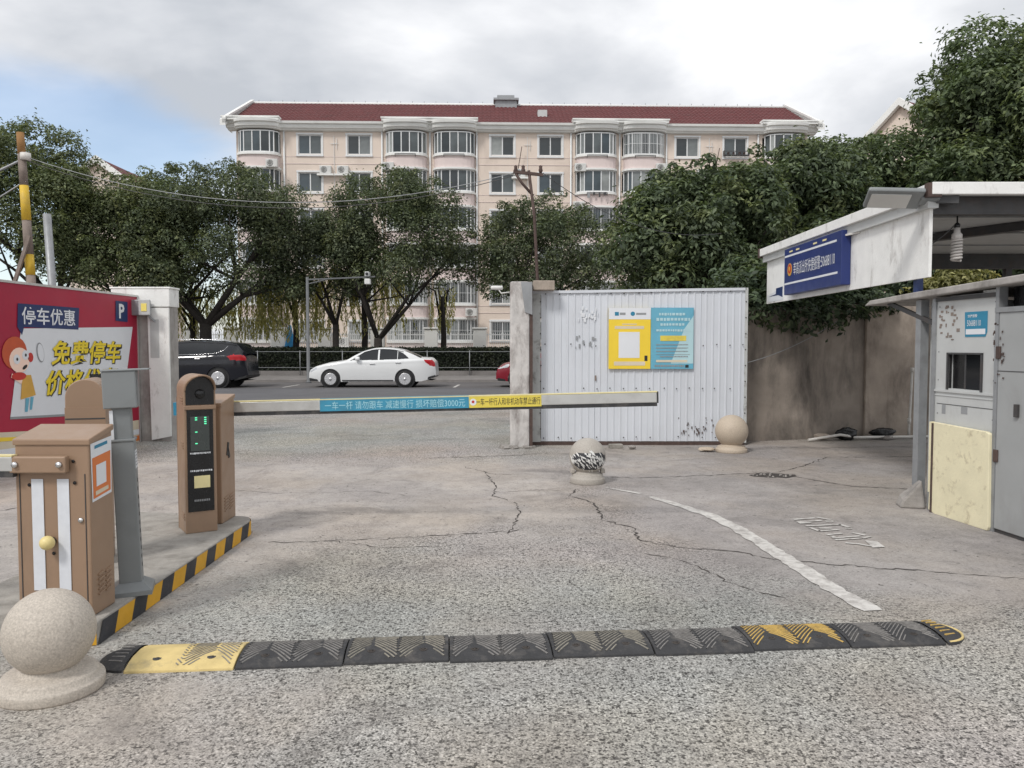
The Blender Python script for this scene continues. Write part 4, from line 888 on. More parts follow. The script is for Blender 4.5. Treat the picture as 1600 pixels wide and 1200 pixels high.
# ================================================================ poles and wires
t = empty('camera_pole', (-8.3, 32.6, 0), 0, 'slim grey steel post with side arm behind the white car bonnet', 'pole')
MB().lathe([(.12, 0), (.12, .06), (.075, .08), (.06, 4.3)], 12).build('post', 'pole_grey', t)
MB().bar((0, 0, 4.2), (2.75, 0, 4.32), .06, .055).bar((.0, 0, 4.02), (.9, 0, 4.24), .05, .04).build('arm', 'pole_grey', t)
tc_ = empty('traffic_camera', (-5.85, 32.6, 4.27), 0, 'white camera on the end of the slim grey post arm', 'camera')
MB().bx(-.09, .09, -.2, .15, .05, .24).build('housing', 'light_grey', tc_, bevel=.02); MB().lathe([(.05, -.24), (.06, -.2)], 12, (0, 0, .145), 'y').build('lens', 'black', tc_); MB().bx(-.11, .11, -.15, .15, -.26, -.04).build('junction_box', 'white_paint', tc_, bevel=.02)

t = empty('banded_pole', (-8.08, 13.6, 0), 0, 'leaning timber pole with yellow bands behind the red hoarding', 'pole')
z_ = [0, 2.65, 2.66, 3.05, 3.8, 4.62, 5.0]
def leanx(z): return -.03 - .045 * (z - 2)
for z0, z1, r0, mm in ((0, 2.7, .075, 'wood'), (2.7, 3.05, .073, 'yellow_tape'), (3.05, 3.62, .07, 'wood'), (3.62, 4.2, .07, 'yellow_tape'), (4.2, 4.72, .064, 'wood'), (4.72, 5.08, .06, 'ochre')):
    MB().tube([(leanx(z0), 0, z0), (leanx(z1), 0, z1)], [r0 + .004, r0], 10).build('pole_section', mm, t)
MB().tube([(-.09, 0, 4.62), (-.09, 0, 4.74)], .085, 10).build('wire_lashing', 'pvc', t)
tag(MB().tube([(-7.55, 13.4, 0), (-7.75, 13.45, 3.7)], .065, 8).build('grey_prop', 'galv'), 'grey metal tube leaning against the right of the banded pole', 'pole')
tag(MB().bar((-8.45, 13.45, 2.2), (-8.08, 13.5, 3.35), .06, .05).build('diagonal_brace', 'wood'), 'short timber brace leaning left of the banded pole', 'brace')

t = empty('utility_pole', (.36, 13.0, 0), 0, 'thin rusty utility pole with crossarm behind the concrete pillar', 'pole')
MB().tube([(.1, 0, 0), (.06, 0, 2.4), (.0, 0, 3.6), (-.09, 0, 4.32)], [.03, .027, .025, .024], 8).build('post', 'rust', t)
MB().bar((-.34, 0, 4.3), (.14, 0, 4.25), .05, .045).build('crossarm', 'rust', t)
MB().tube([(-.3, 0, 4.27), (-.2, 0, 4.12), (-.02, 0, 3.92)], .022, 6).build('brace', 'rust', t)
for x in (-.3, -.18, .1): MB().lathe([(.02, 4.28), (.035, 4.32), (.025, 4.36), (.03, 4.39), (.0, 4.41)], 8, (x, 0, 0)).build('insulator', 'rust', t)
def wire(name, a, b, sag, r_, m, label):
    a, b = Vector(a), Vector(b); pts = [a.lerp(b, i / 24) - Vector((0, 0, sag * 4 * (i / 24) * (1 - i / 24))) for i in range(25)]
    tag(MB().tube(pts, r_, 5).build(name, m), label, 'wire')
wire('overhead_wire', (-8.17, 13.6, 4.68), (.1, 13, 4.3), .62, .006, 'galv', 'sagging overhead wire between the banded pole and rusty pole')
wire('overhead_wire', (-8.17, 13.6, 4.62), (.1, 13, 4.26), .66, .006, 'dark_metal', 'thinner second wire sagging just below the overhead wire')
wire('stay_wire', (-8.17, 13.6, 4.66), (-12.5, 12.4, 2.4), .1, .02, 'galv', 'thick stay wire running down left from the banded pole')
wire('stay_wire', (-8.15, 13.6, 4.3), (-12.0, 12.4, 1.6), .1, .012, 'galv', 'thinner stay wire below the thick one at far left')
wire('wall_cable', (3.55, 12.1, 1.25), (5.3, 12.9, 1.95), .08, .006, 'galv', 'pale cable running up across the dirty wall beside the metal fence')
wire('pole_drop_wire', (.5, 13, 4.28), (3.9, 15, 3.6), .35, .006, 'dark_metal', 'thin wire from the rusty pole towards the bushy tree')

# ================================================================ left: hoarding, pillar
B = empty('parking_hoarding', (-6.336, 7.028, 0), R(85.28), 'crimson parking advert hoarding with yellow lettering, left of the white pillar', 'hoarding')
MB().bx(0, 5.56, .0, .05, .0, 2.27).build('board', 'red_print', B)
MB().bx(-.02, 5.58, -.012, .06, 2.27, 2.30).bx(5.56, 5.59, -.01, .06, 0, 2.27).build('frame', 'alu', B)
for x in (.3, 2.0, 3.7, 5.3): MB().bar((x, .1, 0), (x, .1, 2.2), .05, .05).build('back_post', 'galv', B)
def flat(name, pts, m, y): return MB().add([(x, y, z) for x, z in pts], [tuple(range(len(pts)))]).build(name, m, B)
flat('print_field', [(0, .0), (5.55, .0), (5.55, .34), (4.2, .36), (3.2, .42), (2.5, .47), (0, .6)], 'print_cream', -.002)
flat('print_field', [(0, .18), (2.6, .12), (4, .1), (5.55, .12), (5.55, .2), (4, .2), (2.6, .26), (0, .36)], 'print_white', -.004)
flat('print_field', [(0, .42), (2.5, .36), (3.4, .3), (3.4, .33), (2.5, .41), (0, .5)], 'print_sun', -.005)
flat('print_field', [(4.4, .02), (5.55, .02), (5.55, .1), (5.0, .08)], 'print_orange', -.005)
flat('print_panel', [(2.69, .61), (5.08, .49), (5.43, 1.8), (2.93, 1.72)], 'print_white', -.004)
flat('print_panel', [(2.69, .61), (5.08, .49), (5.08, .52), (2.69, .64)], 'skirt', -.006)
flat('title_panel', [(2.86, 1.74), (4.07, 1.73), (4.1, 2.03), (2.88, 2.03)], 'navy', -.007)
flat('title_fold', [(2.86, 1.74), (2.98, 1.74), (2.94, 1.64)], 'navy', -.0075)
flat('parking_panel', [(4.97, 1.88), (5.29, 1.87), (5.3, 2.18), (4.98, 2.18)], 'navy', -.007)
text('P', 'print_white', B, (5.13, -.011, 2.03), None, .22, .03)
text('停车优惠', 'print_white', B, (3.47, -.011, 1.885), 1.06, .22, .012)
for body, xx, z, wd2, ht in (('免费停车', 4.28, 1.415, 1.62, .33), ('价格优惠', 4.16, 1.02, 1.62, .33)):
    text(body, 'print_black', B, (xx + .02, -.010, z - .008), wd2 * 1.02, ht * 1.06, .055, shear=.18); text(body, 'print_yellow', B, (xx, -.014, z), wd2, ht, .022, shear=.18)
# printed cartoon child with a loudhailer
def blob(name, cx, cz, rx, rz, m, y, rot=0, n=20): flat(name, [(cx + rx * math.cos(a) * math.cos(rot) - rz * math.sin(a) * math.sin(rot), cz + rx * math.cos(a) * math.sin(rot) + rz * math.sin(a) * math.cos(rot)) for a in np.linspace(0, 2 * math.pi, n + 1)[:-1]], m, y)
blob('printed_hair', 2.80, 1.42, .22, .20, 'print_hair', -.008, .2); blob('printed_face', 2.88, 1.33, .18, .155, 'print_skin', -.010)
for dx, dz in ((-.07, .0), (.085, .05)): blob('printed_eye', 2.9 + dx, 1.34 + dz, .06, .06, 'print_white', -.0115); blob('printed_eye', 2.905 + dx, 1.34 + dz, .018, .02, 'print_black', -.013)
blob('printed_mouth', 2.97, 1.24, .05, .022, 'print_black', -.0115, .5); blob('printed_collar', 2.86, 1.13, .13, .05, 'emblem_red', -.0115)
flat('printed_shirt', [(2.88, .84), (3.16, .88), (3.08, 1.14), (2.92, 1.14)], 'gold', -.009); flat('printed_sleeve', [(2.72, 1.12), (2.9, 1.03), (2.92, 1.08), (2.74, 1.17)], 'print_skin', -.010)
flat('printed_leg', [(2.95, .68), (3.0, .68), (3.04, .85), (2.97, .85)], 'print_blue', -.009); flat('printed_leg', [(3.04, .7), (3.08, .7), (3.12, .86), (3.06, .86)], 'print_blue', -.009)
blob('printed_hand', 3.08, 1.36, .05, .06, 'emblem_red', -.010); blob('printed_loudhailer', 3.27, 1.42, .07, .13, 'skirt', -.008, .2); blob('printed_loudhailer', 3.275, 1.42, .058, .115, 'print_white', -.010, .2)

t = empty('gate_pillar', (-5.55, 12.89, 0), R(-1), 'white-faced concrete gate pillar beside the red hoarding', 'pillar')
MB().bx(-.72, .17, -.28, .04, -.02, 2.33).build('shaft', 'conc_old', t, bevel=.015)
MB().bx(-.76, .2, -.31, .06, 2.40, 2.43).bx(-.74, .185, -.30, .055, 2.12, 2.40).build('cap', 'white_peel', t, bevel=.01)
MB().prism([(-.13, .02), (.172, .08), (.176, 2.1), (-.16, 2.1)], -.318, -.282).build('painted_face', 'white_peel', t)
MB().bx(-.12, .02, -.321, -.3175, 1.32, 1.92).build('torn_notice', 'light_grey', t)
fl = empty('floodlight', (-5.70, 12.5, 1.98), R(-8), 'small grey floodlight with yellow chip on the white gate pillar', 'floodlight')
MB().bx(-.2, .05, -.1, .06, 0, .24).build('housing', 'galv', fl, bevel=.015); MB().bx(-.05, .14, -.125, -.1, .0, .24).build('bezel', 'light_grey', fl, bevel=.01); MB().bx(.0, .09, -.132, -.125, .06, .18).build('lamp_chip', 'led_chip', fl)
MB().bar((.02, .02, .0), (.1, .1, -.1), .03, .03).build('bracket', 'galv', fl)

# ================================================================ centre: concrete pillar, sheet metal fence
t = empty('concrete_pillar', (.13, 11.95, 0), 0, 'stained flaking concrete pillar left of the white sheet metal fence', 'pillar')
MB().bx(-.16, .13, -.18, .18, -.02, 2.45).build('shaft', 'conc_pillar', t, bevel=.03)
MB().bx(.13, .175, -.17, .12, 0, 2.4).build('angle_iron', 'rust', t)
MB().prism([(.06, 2.0), (.17, 1.96), (.165, 2.44), (.0, 2.44)], -.2, -.178).build('hinge_plate', 'galv', t)
MB().bx(.18, .5, -.1, .25, 2.33, 2.47).build('lintel_stub', 'wall_pale', t, bevel=.01)
rb = MB(); random.seed(9)
for i in range(26):
    s = random.uniform(.02, .07); rb.obox(Vector((random.uniform(-.3, .2), -.24 + random.gauss(0, .05), s * .3)), s * 1.4, s, s * .8, Matrix.Rotation(random.uniform(0, 3), 3, 'Z') @ Matrix.Rotation(random.uniform(0, .8), 3, 'X'))
tag(rb.build('pillar_rubble', 'rubble', loc=(.13, 11.95, 0)), 'crumbled concrete bits at the foot of the concrete pillar', 'rubble', kind='stuff')
sc2_ = empty('security_camera', (-.11, 11.84, 2.33), 0, 'white bullet camera at the upper left of the concrete pillar', 'camera')
MB().lathe([(.0, -.16), (.045, -.15), (.05, -.1), (.05, .12), (.0, .13)], 12, (-.17, 0, .05), 'x').build('housing', 'white_paint', sc2_)
MB().tube([(-.15, 0, .02), (-.08, 0, -.08), (.16, .0, -.05)], .016, 6).build('bracket', 'white_paint', sc2_)
sc2_.scale = (.62, .62, .62)

F = empty('sheet_metal_fence', (.31, 12.1, 0), 0, 'white ribbed sheet metal fence panel with posters, right of the concrete pillar', 'fence')
def sheet(x0, x1, ztl, ztr):
    pts = []; x = x0; p = .104
    while x < x1 - 1e-6:
        for dx, y in ((0, 0), (.070, 0), (.078, -.011), (.096, -.011), (.104, 0)):
            if x + dx < x1 - .002 or dx == 0: pts.append((x + dx, y))
        x += p
    pts.append((x1, 0)); pts = sorted(set(pts)); n = len(pts)
    zt = lambda x_: ztl + (ztr - ztl) * x_ / 3.21
    vs = [(x_, y, .06) for x_, y in pts] + [(x_, y, zt(x_)) for x_, y in pts]
    return MB().add(vs, [(i, i + 1, n + i + 1, n + i) for i in range(n - 1)])
edges = [.0, .13, .93, 1.73, 2.53, 3.2]
MB().bx(.0, .122, -.01, .012, .05, 2.31).build('edge_sheet', 'sheet_edge', F)
for i in range(1, 5): sheet(edges[i], edges[i + 1] + .01, 2.31, 2.36).build('sheet', 'sheet_white', F, loc=(0, -.003 * (i % 2), 0))
MB().add([(0, .02, 2.29), (3.21, .02, 2.34), (3.21, .02, 2.38), (0, .02, 2.33), (0, -.03, 2.29), (3.21, -.03, 2.34), (3.21, -.03, 2.38), (0, -.03, 2.33)], [(0, 3, 2, 1), (4, 5, 6, 7), (0, 1, 5, 4), (3, 7, 6, 2), (1, 2, 6, 5), (0, 4, 7, 3)]).build('top_rail', 'sheet_white', F)
MB().bx(3.2, 3.24, -.03, .03, .04, 2.38).build('end_rail', 'sheet_edge', F)
MB().bx(.0, 3.22, -.005, .045, .0, .055).build('bottom_rail', 'rust', F)
for z in (.5, 1.3, 2.1): MB().bx(.02, 3.19, .02, .06, z - .02, z + .02).build('back_rail', 'galv', F)
rvm = MB().lathe([(.011, -.022), (.009, -.028), (0, -.029)], 8, (0, 0, 0), 'y').mesh('rivet', 'dark_metal')
random.seed(12)
for z in (.12, .86, 1.52, 2.29):
    for i in range(16):
        if random.random() < .9: obj('rivet', rvm, F, (.18 + i * .2 + random.gauss(0, .012), 0, z + random.gauss(0, .008) + (.05 * i / 16 if z > 2 else 0)))
for i in range(9): obj('rivet', rvm, F, (.122 + random.gauss(0, .004), 0, .25 + i * .24))
for i in range(9): obj('rivet', rvm, F, (3.21, -.01, .25 + i * .24))
# remains of torn stickers on the sheets
for (x0, z0, w_, h_, mm, cnt) in ((.68, 1.83, .3, .24, 'print_white', 26), (.62, 1.45, .32, .2, 'skirt', 10)):
    sx_ = MB()
    for i in range(cnt):
        a, b = x0 + random.uniform(0, w_), z0 + random.uniform(0, h_); ww, hh = random.uniform(.01, .035), random.uniform(.02, .07); sx_.bx(a, a + ww, -.0185 - .0002 * i, -.018, b, b + hh)
    tag(sx_.build('sticker_residue', mm, F), kind='stuff')
MB().bx(.94, .965, -.021, -.019, .98, 1.06).build('sticker_residue', 'wood', F)
sx_ = MB()
for i in range(40): 
    a, b = 2.45 + random.uniform(-.25, .55), .14 + abs(random.gauss(0, .12)); sx_.bx(a, a + random.uniform(.008, .02), -.0185 - .0002 * i, -.018, b, b + random.uniform(.01, .04))
tag(sx_.build('rust_spot', 'rust', F), kind='stuff')
# posters
T = empty('payment_poster', (1.455, 12.055, 1.16), 0, 'yellow poster with plain white square on the sheet metal fence', 'poster')
MB().bx(0, .63, 0, .02, 0, .915).build('board', 'print_sun', T)
def fl2(name, x0, x1, z0, z1, m, y, par): return MB().bx(x0, x1, y, y + .0015, z0, z1).build(name, m, par)
fl2('header', .0, .63, .745, .915, 'print_white', -.002, T); fl2('code_panel', .15, .465, .165, .555, 'print_white', -.002, T); fl2('text_strip', .08, .55, .05, .11, 'print_cream', -.002, T)
fl2('text_line', .09, .53, .6, .645, 'print_cream', -.002, T); fl2('text_line', .2, .42, .665, .68, 'print_cream', -.002, T)
fl2('header_mark', .09, .15, .80, .855, 'teal', -.004, T); fl2('header_mark', .165, .25, .81, .845, 'skirt', -.004, T); fl2('header_mark', .41, .56, .812, .842, 'skirt', -.004, T)
MB().lathe([(.03, -.0035), (.034, -.002)], 14, (.36, 0, .828), 'y').build('header_mark', 'teal', T)
fl2('torn_spot', .54, .585, .12, .2, 'print_black', -.003, T)
T = empty('notice_poster', (2.09, 12.055, 1.16), 0, 'blue notice poster right of the yellow poster on the sheet metal fence', 'poster')
MB().bx(0, .64, 0, .02, 0, .92).build('board', 'print_blue', T)
MB().add([(.3, -.002, .08), (.64, -.002, .08), (.64, -.002, .8), (.5, -.002, .6)], [(0, 1, 2, 3)]).build('pale_field', 'print_pale', T)
random.seed(3)
def dashes(par, x0, x1, z, h, m, y, gap=.3):
    d_ = MB(); x = x0
    while x < x1:
        w2 = random.uniform(.5, 1.1) * h; d_.bx(x, min(x + w2, x1), y, y + .001, z + random.uniform(0, .15) * h, z + h); x += w2 + gap * h
    tag(d_.build('text_line', m, par), kind='stuff')
dashes(T, .12, .52, .80, .04, 'print_pale', -.0042); dashes(T, .08, .6, .72, .045, 'print_pale', -.0042); dashes(T, .14, .5, .645, .04, 'print_pale', -.0042); dashes(T, .08, .6, .56, .035, 'print_pale', -.0042)
fl2('button', .14, .53, .42, .5, 'boom_yellow', -.0045, T)
for z in (.355, .305, .255): dashes(T, .08, .56, z, .017, 'skirt', -.0045)
fl2('frame_line', .08, .59, .215, .22, 'skirt', -.0045, T); fl2('text_strip', .08, .55, .1, .135, 'print_cream', -.0045, T); dashes(T, .14, .56, .175, .02, 'skirt', -.0045); dashes(T, .06, .5, .03, .03, 'skirt', -.0045); fl2('corner_stamp', .52, .57, .02, .06, 'print_black', -.0045, T)
# stones along the fence foot
def rock(name, loc, s, label, m='rubble', seed=1, par=None):
    r = np.random.default_rng(seed); mb = MB(); nn, mm_ = 10, 7; vs = []
    for i in range(mm_):
        ph = math.pi * i / (mm_ - 1)
        for j in range(nn):
            th = 2 * math.pi * j / nn; k_ = r.uniform(.78, 1.1); vs.append((s[0] * k_ * math.sin(ph) * math.cos(th), s[1] * k_ * math.sin(ph) * math.sin(th), s[2] * (1 + .9 * math.cos(ph) * k_)))
    mb.add(vs, [(i * nn + j, (i + 1) * nn + j, (i + 1) * nn + (j + 1) % nn, i * nn + (j + 1) % nn) for i in range(mm_ - 1) for j in range(nn)])
    return tag(mb.build(name, m, loc=loc), label, 'stone')
tag(MB().bx(-.1, .1, -.05, .05, 0, .06).build('loose_block', 'conc_kerb', loc=(1.53, 11.75, 0), rz=.15, bevel=.008), 'flat grey block right of the painted ball at the fence foot', 'block')
rock('loose_stone', (1.75, 11.6, 0), (.06, .05, .035), 'small pale stone at the middle of the fence foot', seed=2)
rock('loose_stone', (2.78, 11.35, 0), (.13, .09, .035), 'flat stone just left of the tan ball bollard', 'granite3', seed=3)

# ================================================================ ball bollards
def bollard(loc, label, m, dia, base_r, base_h, rz=0, paint=None, tilt=0.):
    t = empty('ball_bollard', loc, rz, label, 'bollard', 'stone ball bollards'); r_ = dia / 2
    MB().lathe([(base_r * .985, 0), (base_r, .008), (base_r, base_h * .5), (base_r * .985, base_h * .58), (base_r * .90, base_h * .62), (base_r * .89, base_h * .86), (base_r * .85, base_h * .97), (r_ * .72, base_h), (r_ * .64, base_h + .012), (r_ * .6, base_h + .03)], 48).build('base', m, t)
    cz = base_h + .02 + r_ * .82; a0 = -math.acos(min(1, .6)) 
    MB().lathe([(r_ * math.cos(a), cz + r_ * math.sin(a)) for a in np.linspace(-.93, math.pi / 2 - .001, 28)] + [(0, cz + r_)], 48).build('ball', m, t)
    return t, cz, r_
bollard((-2.02, 3.44, 0), 'large speckled granite ball bollard in the lower left corner', 'granite', .368, .215, .085)
tb, cz, r_ = bollard((.83, 8.75, 0), 'grey ball bollard with black and white paint splashed on its front', 'granite2', .40, .19, .11)
pt = MB(); random.seed(21); vs = []; 
def onball(lat, lon, rr): return (rr * math.cos(lat) * math.sin(lon), -rr * math.cos(lat) * math.cos(lon), cz + rr * math.sin(lat))
bk = MB(); nn = 26
for i in range(nn):
    for j in range(14):
        la, lo = -.78 + j * .076, -1.2 + i * .0925
        e_ = (lo / 1.15) ** 2 + ((la + .2) / .56) ** 2
        if e_ < 1: bk.add([onball(la, lo, r_ + .002), onball(la, lo + .0925, r_ + .002), onball(la + .076, lo + .0925, r_ + .002), onball(la + .076, lo, r_ + .002)], [(0, 1, 2, 3)], True)
bk.build('black_paint', 'kerb_black', tb)
for i in range(110):
    la, lo = -.15 + random.gauss(0, .27), random.uniform(-1.1, 1.1)
    if (lo / 1.15) ** 2 + ((la + .2) / .58) ** 2 > .97: continue
    l_, w_ = random.uniform(.07, .2), random.uniform(.02, .055); a = random.uniform(-1.3, -.5) * (1 if lo < 0 else 1)
    q = [(-l_, 0), (-l_ * .3, -w_), (l_, 0), (l_ * .2, w_)]
    pt.add([onball(la + x * math.sin(a) + y * math.cos(a), lo + x * math.cos(a) - y * math.sin(a), r_ + .004 + .0001 * i) for x, y in q], [(0, 1, 2, 3)])
pt.build('white_paint_marks', 'white_paint', tb)
for sg in (-1, 1): MB().bx(sg * .165 - .025, sg * .165 + .025, -.05, .05, .11, .16).build('base_lug', 'granite2', tb, bevel=.01)
bollard((3.12, 11.32, 0), 'tan granite ball bollard in front of the fence right end', 'granite3', .46, .22, .09)

# ================================================================ speed bump
sb = empty('speed_bump', (-1.80, 3.77, 0), R(4.9), 'worn black and yellow rubber speed bump across the lane', 'speed bump')
prof = [(-.165, 0.), (-.163, .012), (-.10, .030), (-.05, .037), (.05, .037), (.10, .030), (.163, .012), (.165, 0.)]
def hz(y): return float(np.interp(y, [p[0] for p in prof], [p[1] for p in prof]))
seg_m = ['bump_yellow', 'black_matte', 'black_matte', 'black_matte', 'black_matte', 'black_matte', 'black_matte', 'black_matte']
rid_m = ['bump_ridge', 'rubber_groove', 'bump_ridge', 'rubber_groove', 'bump_ridge', 'rubber_groove', 'bump_ridge_y', 'rubber_groove']
SL = .498; random.seed(5)
for i in range(8):
    x0, x1 = i * SL + .003, (i + 1) * SL - .003; dz = .0; jy = random.gauss(0, .006)
    s_ = MB(); n = len(prof); vs = [(x, y + jy, z) for x in (x0, x1) for y, z in prof]
    s_.add(vs, [(j, n + j, n + j + 1, j + 1) for j in range(n - 1)] + [tuple(range(n)), tuple(reversed(range(n, 2 * n)))])
    so_ = s_.build('segment', seg_m[i], sb, bevel=.004)
    rr = MB()
    for q in range(-12, 34):                         # herringbone ridges, left bare round the bolts
        for sg in (1, -1):
            run = []
            for y in list(np.linspace(-.135, .115, 18)) + [None]:
                keep = False
                if y is not None:
                    x = q * .0235 + sg * (y + .135) * .85; ph = (x % .249) / .249
                    keep = (.012 if i else .22) < x < SL - .02 and ((ph < .5) == (sg > 0)) and not (y < -.02 and abs(ph - .5) < .05 + (-.02 - y) * 2.2)
                if keep: run.append((x0 + x, y + jy))
                elif run:
                    if len(run) >= 2:
                        vs = []
                        for x_, y_ in run: vs += [(x_ - .0042, y_, hz(y_ - jy) - .002), (x_ - .0026, y_, hz(y_ - jy) + .004), (x_ + .0026, y_, hz(y_ - jy) + .004), (x_ + .0042, y_, hz(y_ - jy) - .002)]
                        for j in range(len(run) - 1):
                            for c_ in range(3): rr.add([vs[j * 4 + c_], vs[j * 4 + c_ + 1], vs[j * 4 + 5 + c_], vs[j * 4 + 4 + c_]], [(0, 1, 2, 3)])
                    run = []
    if rr.v: rr.build('tread', rid_m[i], so_)
    for bx_ in (.121, .37): MB().lathe([(.02, .03), (.02, .0365)], 14, (x0 + bx_, -.075 + jy, -.002)).lathe([(.012, .036), (.0, .038)], 10, (x0 + bx_, -.075 + jy, -.001)).build('bolt', 'crack' if i else 'dark_metal', so_)
for sg, x, mm in ((-1, 0., 'black_matte'), (1, 8 * SL, 'black_matte')):
    e_ = MB(); vs = []; n = len(prof)
    for a in np.linspace(0, math.pi / 2, 8):
        k_ = math.cos(a); vs += [(x + sg * (.006 + .155 * math.sin(a)), y * max(k_, .12), z * k_ ** .8) for y, z in prof]
    fs = [(r0 * n + j, (r0 + 1) * n + j, (r0 + 1) * n + j + 1, r0 * n + j + 1) for r0 in range(7) for j in range(n - 1)]
    if sg < 0: fs = [tuple(reversed(f_)) for f_ in fs]
    e_.add(vs, fs); ee = e_.build('end_cap', mm, sb)
    tr = MB()
    for q in range(6):
        yy = -.1 + q * .04; tr.bar((x + sg * .03, yy, hz(yy) * .98 + .003), (x + sg * .10, yy + .03, hz(yy) * .62 + .006), .008, .006)
    tr.build('tread', 'rubber_groove' if sg < 0 else 'bump_ridge_y', ee)
    if sg > 0:
        ar_ = MB().tube([(x + .006 + .158 * math.sin(a), -.15 * math.cos(a), .012) for a in np.linspace(.1, 2.2, 12)], .007, 6); ar_.build('yellow_rim', 'bump_yellow', ee)

# ================================================================ traffic island and its machines
IS = empty('traffic_island', (0, 0, 0), 0, 'low concrete island with black and yellow striped kerb at left', 'kerb')
XR, YN, YF, ZI = -2.08, 3.92, 6.45, .12
poly = [(-3.0, YN + .05), (-2.2, YN), (XR, YN + .03)] + [(XR, 6.2)] + [(XR - .14 + .14 * math.cos(a), 6.25 + .22 * math.sin(a)) for a in np.linspace(0, math.pi / 2, 7)] + [(-3.0, 6.55)]
MB().hprism(poly, -.02, ZI).build('slab', 'conc_kerb', IS, bevel=.012)
edge = [(XR + .004, YN + .03), (XR + .004, 6.2)] + [(XR - .14 + .146 * math.cos(a), 6.25 + .226 * math.sin(a)) for a in np.linspace(.1, math.pi / 2 * .9, 6)]
acc = [0]; 
for a, b in zip(edge[:-1], edge[1:]): acc.append(acc[-1] + math.dist(a, b))
def along(s): return (np.interp(s, acc, [p[0] for p in edge]), np.interp(s, acc, [p[1] for p in edge]))
s0 = 0.; i = 0; random.seed(2)
while s0 < acc[-1] - .02:
    s1 = min(acc[-1], s0 + (.185 if i % 2 else .165)); sk = .05
    n = 4; pb_ = [along(s0 + (s1 - s0) * j / n) for j in range(n + 1)]; ptp = [along(min(acc[-1], s0 + (s1 - s0) * j / n + sk)) for j in range(n + 1)]
    m_ = MB(); m_.add([(x + .001, y, .004) for x, y in pb_] + [(x, y, ZI - .008) for x, y in ptp], [(j, j + 1, n + 2 + j, n + 1 + j) for j in range(n)])
    m_.build('stripe', 'kerb_yellow' if i % 2 else 'kerb_black', IS); s0 = s1; i += 1
MB().add([(-2.45, YN + .012, .004), (-2.2, YN - .006, .004), (-2.2, YN - .006, .11), (-2.45, YN + .012, .11)], [(0, 1, 2, 3)]).build('stripe', 'kerb_black', IS)
MB().add([(-2.195, YN - .006, .004), (XR - .002, YN + .024, .004), (XR - .002, YN + .024, .09), (-2.195, YN - .006, .04)], [(0, 1, 2, 3)]).build('stripe', 'kerb_yellow', IS)
MB().hprism([(-4.2, 6.75), (-2.95, 6.6), (-2.95, 7.0), (-4.2, 7.2)], -.02, .03).build('step', 'conc_kerb', IS, bevel=.01)

def cabinet(t, wd2, dp, h):
    b = MB(); z1 = h - .055
    b.add([(-wd2 / 2, 0, 0), (wd2 / 2, 0, 0), (wd2 / 2, dp, 0), (-wd2 / 2, dp, 0), (-wd2 / 2, 0, z1), (wd2 / 2, 0, z1), (wd2 / 2, dp, h), (-wd2 / 2, dp, h)], [(0, 3, 2, 1), (4, 5, 6, 7), (0, 1, 5, 4), (1, 2, 6, 5), (2, 3, 7, 6), (3, 0, 4, 7)])
    b.build('cabinet', 'brown_metal', t, bevel=.008)
    lid = MB(); e_ = .008
    lid.add([(-wd2 / 2 - e_, -e_, z1 - .02), (wd2 / 2 + e_, -e_, z1 - .02), (wd2 / 2 + e_, dp + e_, h - .02), (-wd2 / 2 - e_, dp + e_, h - .02), (-wd2 / 2 - e_, -e_, z1 + .012), (wd2 / 2 + e_, -e_, z1 + .012), (wd2 / 2 + e_, dp + e_, h + .012), (-wd2 / 2 - e_, dp + e_, h + .012)], [(0, 3, 2, 1), (4, 5, 6, 7), (0, 1, 5, 4), (1, 2, 6, 5), (2, 3, 7, 6), (3, 0, 4, 7)])
    lid.build('lid', 'brown_metal', t, bevel=.006)
def louvres(t, x, y0, y1, zs):
    for z in zs:
        for a, b in ((y0, (y0 + y1) / 2 - .008), ((y0 + y1) / 2 + .008, y1)): MB().bar((x, a, z), (x, b, z + .012), .012, .008).build('louvre', 'brown_metal', t)
def boom(t, x0, x1, y, z, tilt, h=.085):
    L = x1 - x0; o = MB().prism([(0, -h / 2 + .01), (abs(L), -h / 2 + .01), (abs(L), h / 2), (0, h / 2)], -.022, .022).build('boom', 'alu', t, (x0, y, z), 0, bevel=.006)
    o.rotation_euler = (0, -tilt if L > 0 else tilt, 0 if L > 0 else math.pi)
    return o
# near barrier, arm to the left
N1 = empty('barrier_gate', (-2.325, 4.02, ZI), 0, 'nearest brown barrier cabinet with cream knob and two white stripes', 'barrier')
cabinet(N1, .375, .235, .955)
for x in (-.075, .055):
    MB().add([(x - .03, -.0045, .14), (x + .03, -.0045, .14), (x + .03, -.0045, .71), (x - .03, -.0045, .71)], [(0, 1, 2, 3)]).build('reflective_strip', 'tape', N1)
MB().bx(-.19, .095, -.05, -.01, .745, .83).build('arm_bracket', 'brown_metal', N1, bevel=.008)
for x in (-.155, .065): MB().lathe([(.0, -.066), (.014, -.064), (.016, -.05)], 12, (x, 0, .79), 'y').build('bolt', 'chrome', N1)
MB().lathe([(.02, -.005), (.02, -.03)], 12, (-.005, 0, .395), 'y').build('knob_stem', 'dark_metal', N1)
MB().lathe([(.036 * math.cos(a), -.052 + .036 * math.sin(a)) for a in np.linspace(-math.pi / 2, math.pi / 2, 12)], 20, (-.005, 0, .395), 'y').build('knob', 'knob_yellow', N1)
for x, z in ((-.115, .68), (.115, .69), (.11, .8), (.0, .33)): MB().lathe([(.0, -.003), (.009, -.0028)], 10, (x, -.003, z), 'y').build('screw_hole', 'black', N1)
louvres(N1, .189, .06, .19, (.1, .125, .15, .175, .2))
sm_ = MB()
